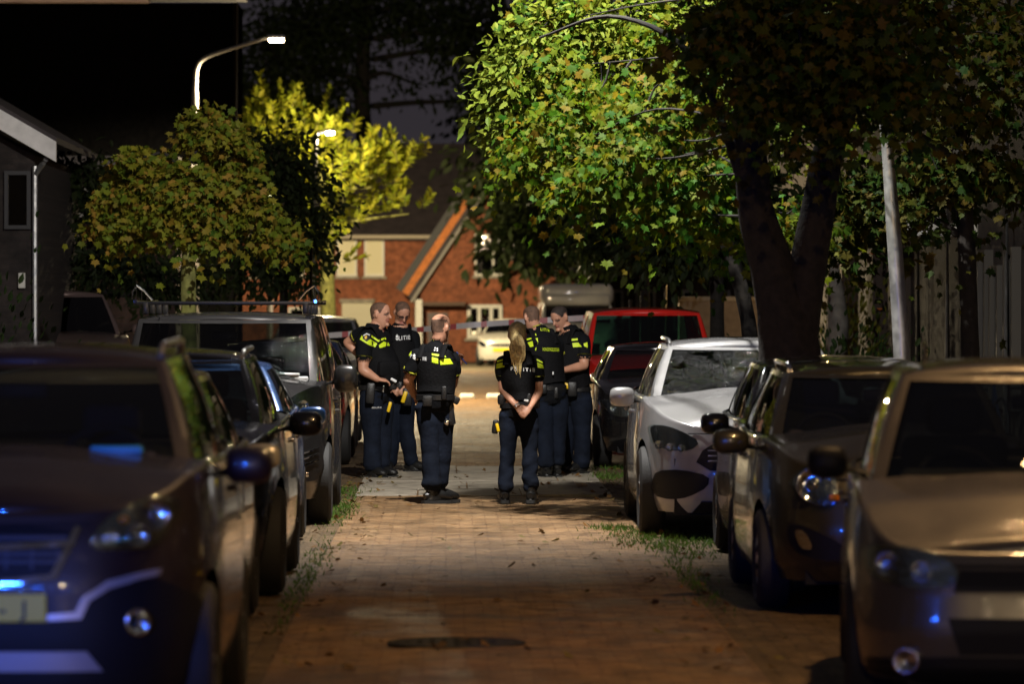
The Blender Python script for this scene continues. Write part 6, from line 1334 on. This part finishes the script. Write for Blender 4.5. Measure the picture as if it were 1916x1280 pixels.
# ------------------------------------------------------------------ small things
def grass_patch(name, label, pts, n, r, h=.07, m=None):
    V, F = [], []
    for (x, y, rx, ry), k in zip(pts, n):
        for _ in range(k):
            a = r.normal(size=2); px, py = x + a[0] * rx, y + a[1] * ry; hh = h * r.uniform(.4, 1.3); ang = r.uniform(0, 2 * PI); w = .006; l = r.normal(size=2) * hh * .5
            o = len(V); V += [(px - w * math.cos(ang), py - w * math.sin(ang), .0), (px + w * math.cos(ang), py + w * math.sin(ang), .0), (px + l[0], py + l[1], hh)]; F.append((o, o + 1, o + 2))
    o = fast_mesh(name, V, F, m); o['kind'] = 'stuff'; o['label'] = label; o['category'] = 'grass'; return o
def bicycle(label, loc, rz, m):
    b = tag(empty('bicycle', loc, rz), label, 'bicycle', 'bicycles against the terraced houses'); r = .34
    for x in (-.53, .53):
        w = empty('wheel', (x, 0, r), 0, b); q = MB(); q.tube([(r * math.cos(t), 0, r * math.sin(t)) for t in np.linspace(0, 2 * PI, 33)], .018, 6, False); q.build('tyre', M_RUBBER, w, True)
        q = MB()
        for k in range(12): t = k * PI / 6; q.tube([(0, 0, 0), (r * math.cos(t), 0, r * math.sin(t))], .002, 3)
        q.build('spokes', M_CHROME, w)['kind'] = 'stuff'
    q = MB(); A, Bk, Cc, D = (-.53, 0, r), (-.1, 0, .3), (-.22, 0, .82), (.38, 0, .84)
    for p, e in ((A, Bk), (A, Cc), (Bk, Cc), (Cc, D), (Bk, (.42, 0, .72)), ((.36, 0, .92), (.53, 0, r))): q.tube([p, e], .016, 8)
    q.build('frame', m, b, True)
    q = MB(); q.tube([(.36, 0, .9), (.34, 0, 1.06)], .013, 8); q.tube(smooth_path([(.2, -.27, 1.07), (.34, -.22, 1.1), (.37, 0, 1.07), (.34, .22, 1.1), (.2, .27, 1.07)], 4), .012, 8); q.build('handlebar', M_CHROME, b, True)
    q = MB(); q.rbox((-.24, 0, .93), (.26, .16, .06), .025); q.tube([(-.22, 0, .8), (-.24, 0, .91)], .013, 6); q.build('saddle', M_BLACKPL, b, True)
    q = MB(); q.rbox((.46, 0, .86), (.06, .07, .07), .02); q.build('front_light', M_CHROME, b, True)
def plant(name, label, loc, h, n, lm, flower=None, seed=1, pot=True, spread=.25):
    r = np.random.default_rng(seed); p = tag(empty(name, loc), label, 'plant')
    if pot: V, F = lathe([(.001, 0), (.15, 0), (.2, .35), (.215, .35), (.215, .4), (.18, .4), (.17, .34), (.001, .33)], 20); mesh('pot', V, F, mat('terracotta', (.3, .12, .06), rough=.8, var=.2), p)
    z0 = .33 if pot else 0
    pos = r.normal(size=(n, 3)) * np.array((spread, spread, h * .28)) + np.array((0, 0, z0 + h * .5)); fw = pos - np.array((0, 0, z0)) + r.normal(size=(n, 3)) * .3; up = r.normal(size=(n, 3)) + np.array((0, -.5, .6))
    V, F, _ = leaves(pos, fw, up, r.uniform(.07, .15, n), 'oval'); fast_mesh('foliage', V, F, lm, p)['kind'] = 'stuff'
    q = MB()
    for i in range(14): e = pos[i]; q.tube([(0, 0, z0 - .05), tuple(e * .6 + np.array((0, 0, .05))), tuple(e)], [.012, .008, .004], 5)
    q.build('stems', M_BARK, p, True)['kind'] = 'stuff'
    if flower:
        for i in range(26):
            c = pos[r.integers(n)] * 1.1; V, F = lathe([(.001, 0), (.03, .01), (.045, .03), (.02, .02), (.001, .025)], 8); mesh('flower', [Vector(v) + Vector((c[0], c[1], abs(c[2]))) for v in V], F, flower, p)
    return p
def things():
    r = np.random.default_rng(9); gm = leaf_mat('weed_green', [(.05, .12, .02), (.09, .16, .02), (.06, .10, .02)], .3)
    g = grass_patch('grass', 'tufts of grass and moss by the crossover front wheel', [(1.35, 36.4, .1, .25), (1.5, 35.2, .14, .4), (1.62, 33.7, .14, .5), (1.75, 32.7, .12, .4), (1.95, 34.3, .35, .5)], [260, 330, 220, 120, 700], r, .04, gm)
    grass_patch('grass', 'thin line of weeds along the left parking bay', [(-.95, 39.5, .07, 1.2), (-1.0, 43.5, .1, .8), (-.95, 30, .05, 2.5)], [500, 350, 350], r, .04, gm)
    grass_patch('grass', 'dim weeds and litter under the parked cars on the right', [(1.7, 47.5, .12, .6), (2.2, 50, .4, .3), (1.6, 29.5, .06, 1.5)], [300, 500, 250], r, .045, gm)
    n = 700; pos = np.stack([r.uniform(-1.3, 2.0, n), r.uniform(22, 52, n) , np.full(n, .022)], 1); edge = r.uniform(size=n) < .6; pos[edge, 0] = np.where(r.uniform(size=edge.sum()) < .5, r.normal(-.85, .15, edge.sum()), r.normal(1.5, .2, edge.sum()))
    V, F, _ = leaves(pos, np.concatenate([r.normal(size=(n, 2)), np.zeros((n, 1))], 1), r.normal(size=(n, 3)) * .3 + np.array((0, 0, 1)), r.uniform(.03, .08, n), 'maple'); o = fast_mesh('fallen_leaves', V, F, leaf_mat('fallen_leaf', [(.12, .07, .02), (.2, .1, .03), (.08, .05, .02), (.16, .13, .03)], .1)); o['kind'] = 'stuff'; o['label'] = 'small fallen leaves scattered over the brick street'; o['category'] = 'leaves'
    # barrier tape across the street
    d = 62.0; tp = [PX(560, 632, d), PX(640, 626, d), PX(780, 617, d), PX(900, 607, d), PX(1010, 600, d), PX(1180, 590, d)]; sp = smooth_path(tp, 10)
    t = tag(empty('barrier_tape', sp[0]), 'red and white barrier tape strung across the street behind the officers', 'barrier tape'); B = Vector(sp[0]); wm = mat('tape_white', (.75, .72, .7), rough=.4); rm = mat('tape_red', (.6, .12, .12), rough=.4)
    for i in range(len(sp) - 1):
        a, b = Vector(sp[i]) - B, Vector(sp[i + 1]) - B; tw = math.sin(i * .22) * .4; u = Vector((0, math.sin(tw) * .04, math.cos(tw) * .04)); tw2 = math.sin((i + 1) * .22) * .4; v = Vector((0, math.sin(tw2) * .04, math.cos(tw2) * .04))
        mesh('tape_stripe', [a - u, b - v, b + v, a + u], [(0, 1, 2, 3)], rm if i % 5 == 0 else wm, t, True)
    for px, lab in ((1180, 'slim steel post holding the right end of the barrier tape'), (582, 'slim black post behind the van holding the left end of the tape')):
        ppx = 1244 if px == 1180 else 582; q = MB(); c = PX(px, 575 + 1.8 * S(d), d); q.tube([(0, 0, 0), (0, 0, PX(0, 455 if px == 582 else 560, d).z)], .03, 10); 
        o = tag(empty('post', (c.x, d + .05, 0)), lab, 'post'); q.build('shaft', M_STEEL if px == 1180 else M_BLACKPL, o, True); q = MB(); q.rbox((0, 0, .03), (.16, .16, .06), .01); q.build('foot', M_STEEL, o, True)
    d = 70.0; c = PX(1245, 575 + 1.8 * S(d), d); o = tag(empty('post', (c.x, d, 0)), 'thin pale pole rising behind the roof of the red van', 'post'); q = MB(); q.tube([(0, 0, 0), (0, 0, PX(0, 452, d).z)], .045, 10); q.build('shaft', M_STEEL, o, True); q = MB(); q.add(*lathe([(.055, 0), (.055, .05), (.001, .08)], 12)); z = q.build('cap', M_STEEL, o, True); z.location = (0, 0, PX(0, 452, d).z)
    # bikes and plants by the terraced houses
    y = 53.0
    bicycle('dark bicycle with a shiny bell leaning by the white window frames', (6.15, y, .1), math.radians(80), mat('bike_black', (.01, .01, .012), rough=.3)); bicycle('second bicycle nearer the right edge of the frame', (6.1, 50.6, .1), math.radians(97), mat('bike_blue', (.02, .03, .06), rough=.3))
    fm = mat('orange_flower', (.75, .2, .03), rough=.6); ym = leaf_mat('garden_green', [(.08, .12, .02), (.16, .15, .02), (.05, .10, .02)])
    plant('flower_pot', 'tall orange-flowering plant lit by the porch lamp on the right', (5.9, 66.5, .1), 2.0, 420, ym, fm, 3, spread=.35); plant('flower_pot', 'low yellowish potted shrub beside the orange flowers', (5.6, 63.8, .1), 1.3, 300, ym, None, 4, spread=.3)
    plant('garden_bush', 'dark bush at the foot of the leaning lamp post', (4.9, 52, .1), 1.3, 420, leaf_mat('bush', [(.02, .04, .012), (.03, .05, .014)]), None, 5, False, .5); plant('garden_bush', 'dark bush before the low garden wall', (5.0, 60, .1), 1.5, 420, bpy.data.materials['bush'], None, 6, False, .5)
    plant('garden_bush', 'spiky dark bush below the left roof edge', (-5.6, 52, .1), 2.2, 500, bpy.data.materials['bush'], None, 7, False, .6)
    # cloaked garden statue shape behind the maple trunk
    s = tag(empty('garden_statue', (5.35, 62.0, .1)), 'grey draped garden statue in the shade right of the maple trunk', 'statue'); sm = mat('weathered_stone', (.2, .18, .15), var=.3, nscale=8, rough=.9, bump=.5)
    V, F = tube_geo([(0, 0, .5), (0, 0, .9), (.03, 0, 1.5), (.0, 0, 1.9), (-.02, 0, 2.15), (-.02, 0, 2.3)], [(.18, .15), (.2, .16), (.2, .15), (.18, .12), (.08, .08), (.06, .07)], 16); mesh('figure', V, F, sm, s); V, F = tube_geo([(-.02, 0, 2.3), (-.02, 0, 2.4), (-.02, 0, 2.5)], [.08, .1, .04], 12); mesh('head', V, F, sm, s)
    q = MB(); q.rbox((0, 0, .25), (.5, .45, .5), .03); q.build('plinth', M_CONC, s, True)
setting(); lamps(); houses(); cars(); people(); trees(); things()
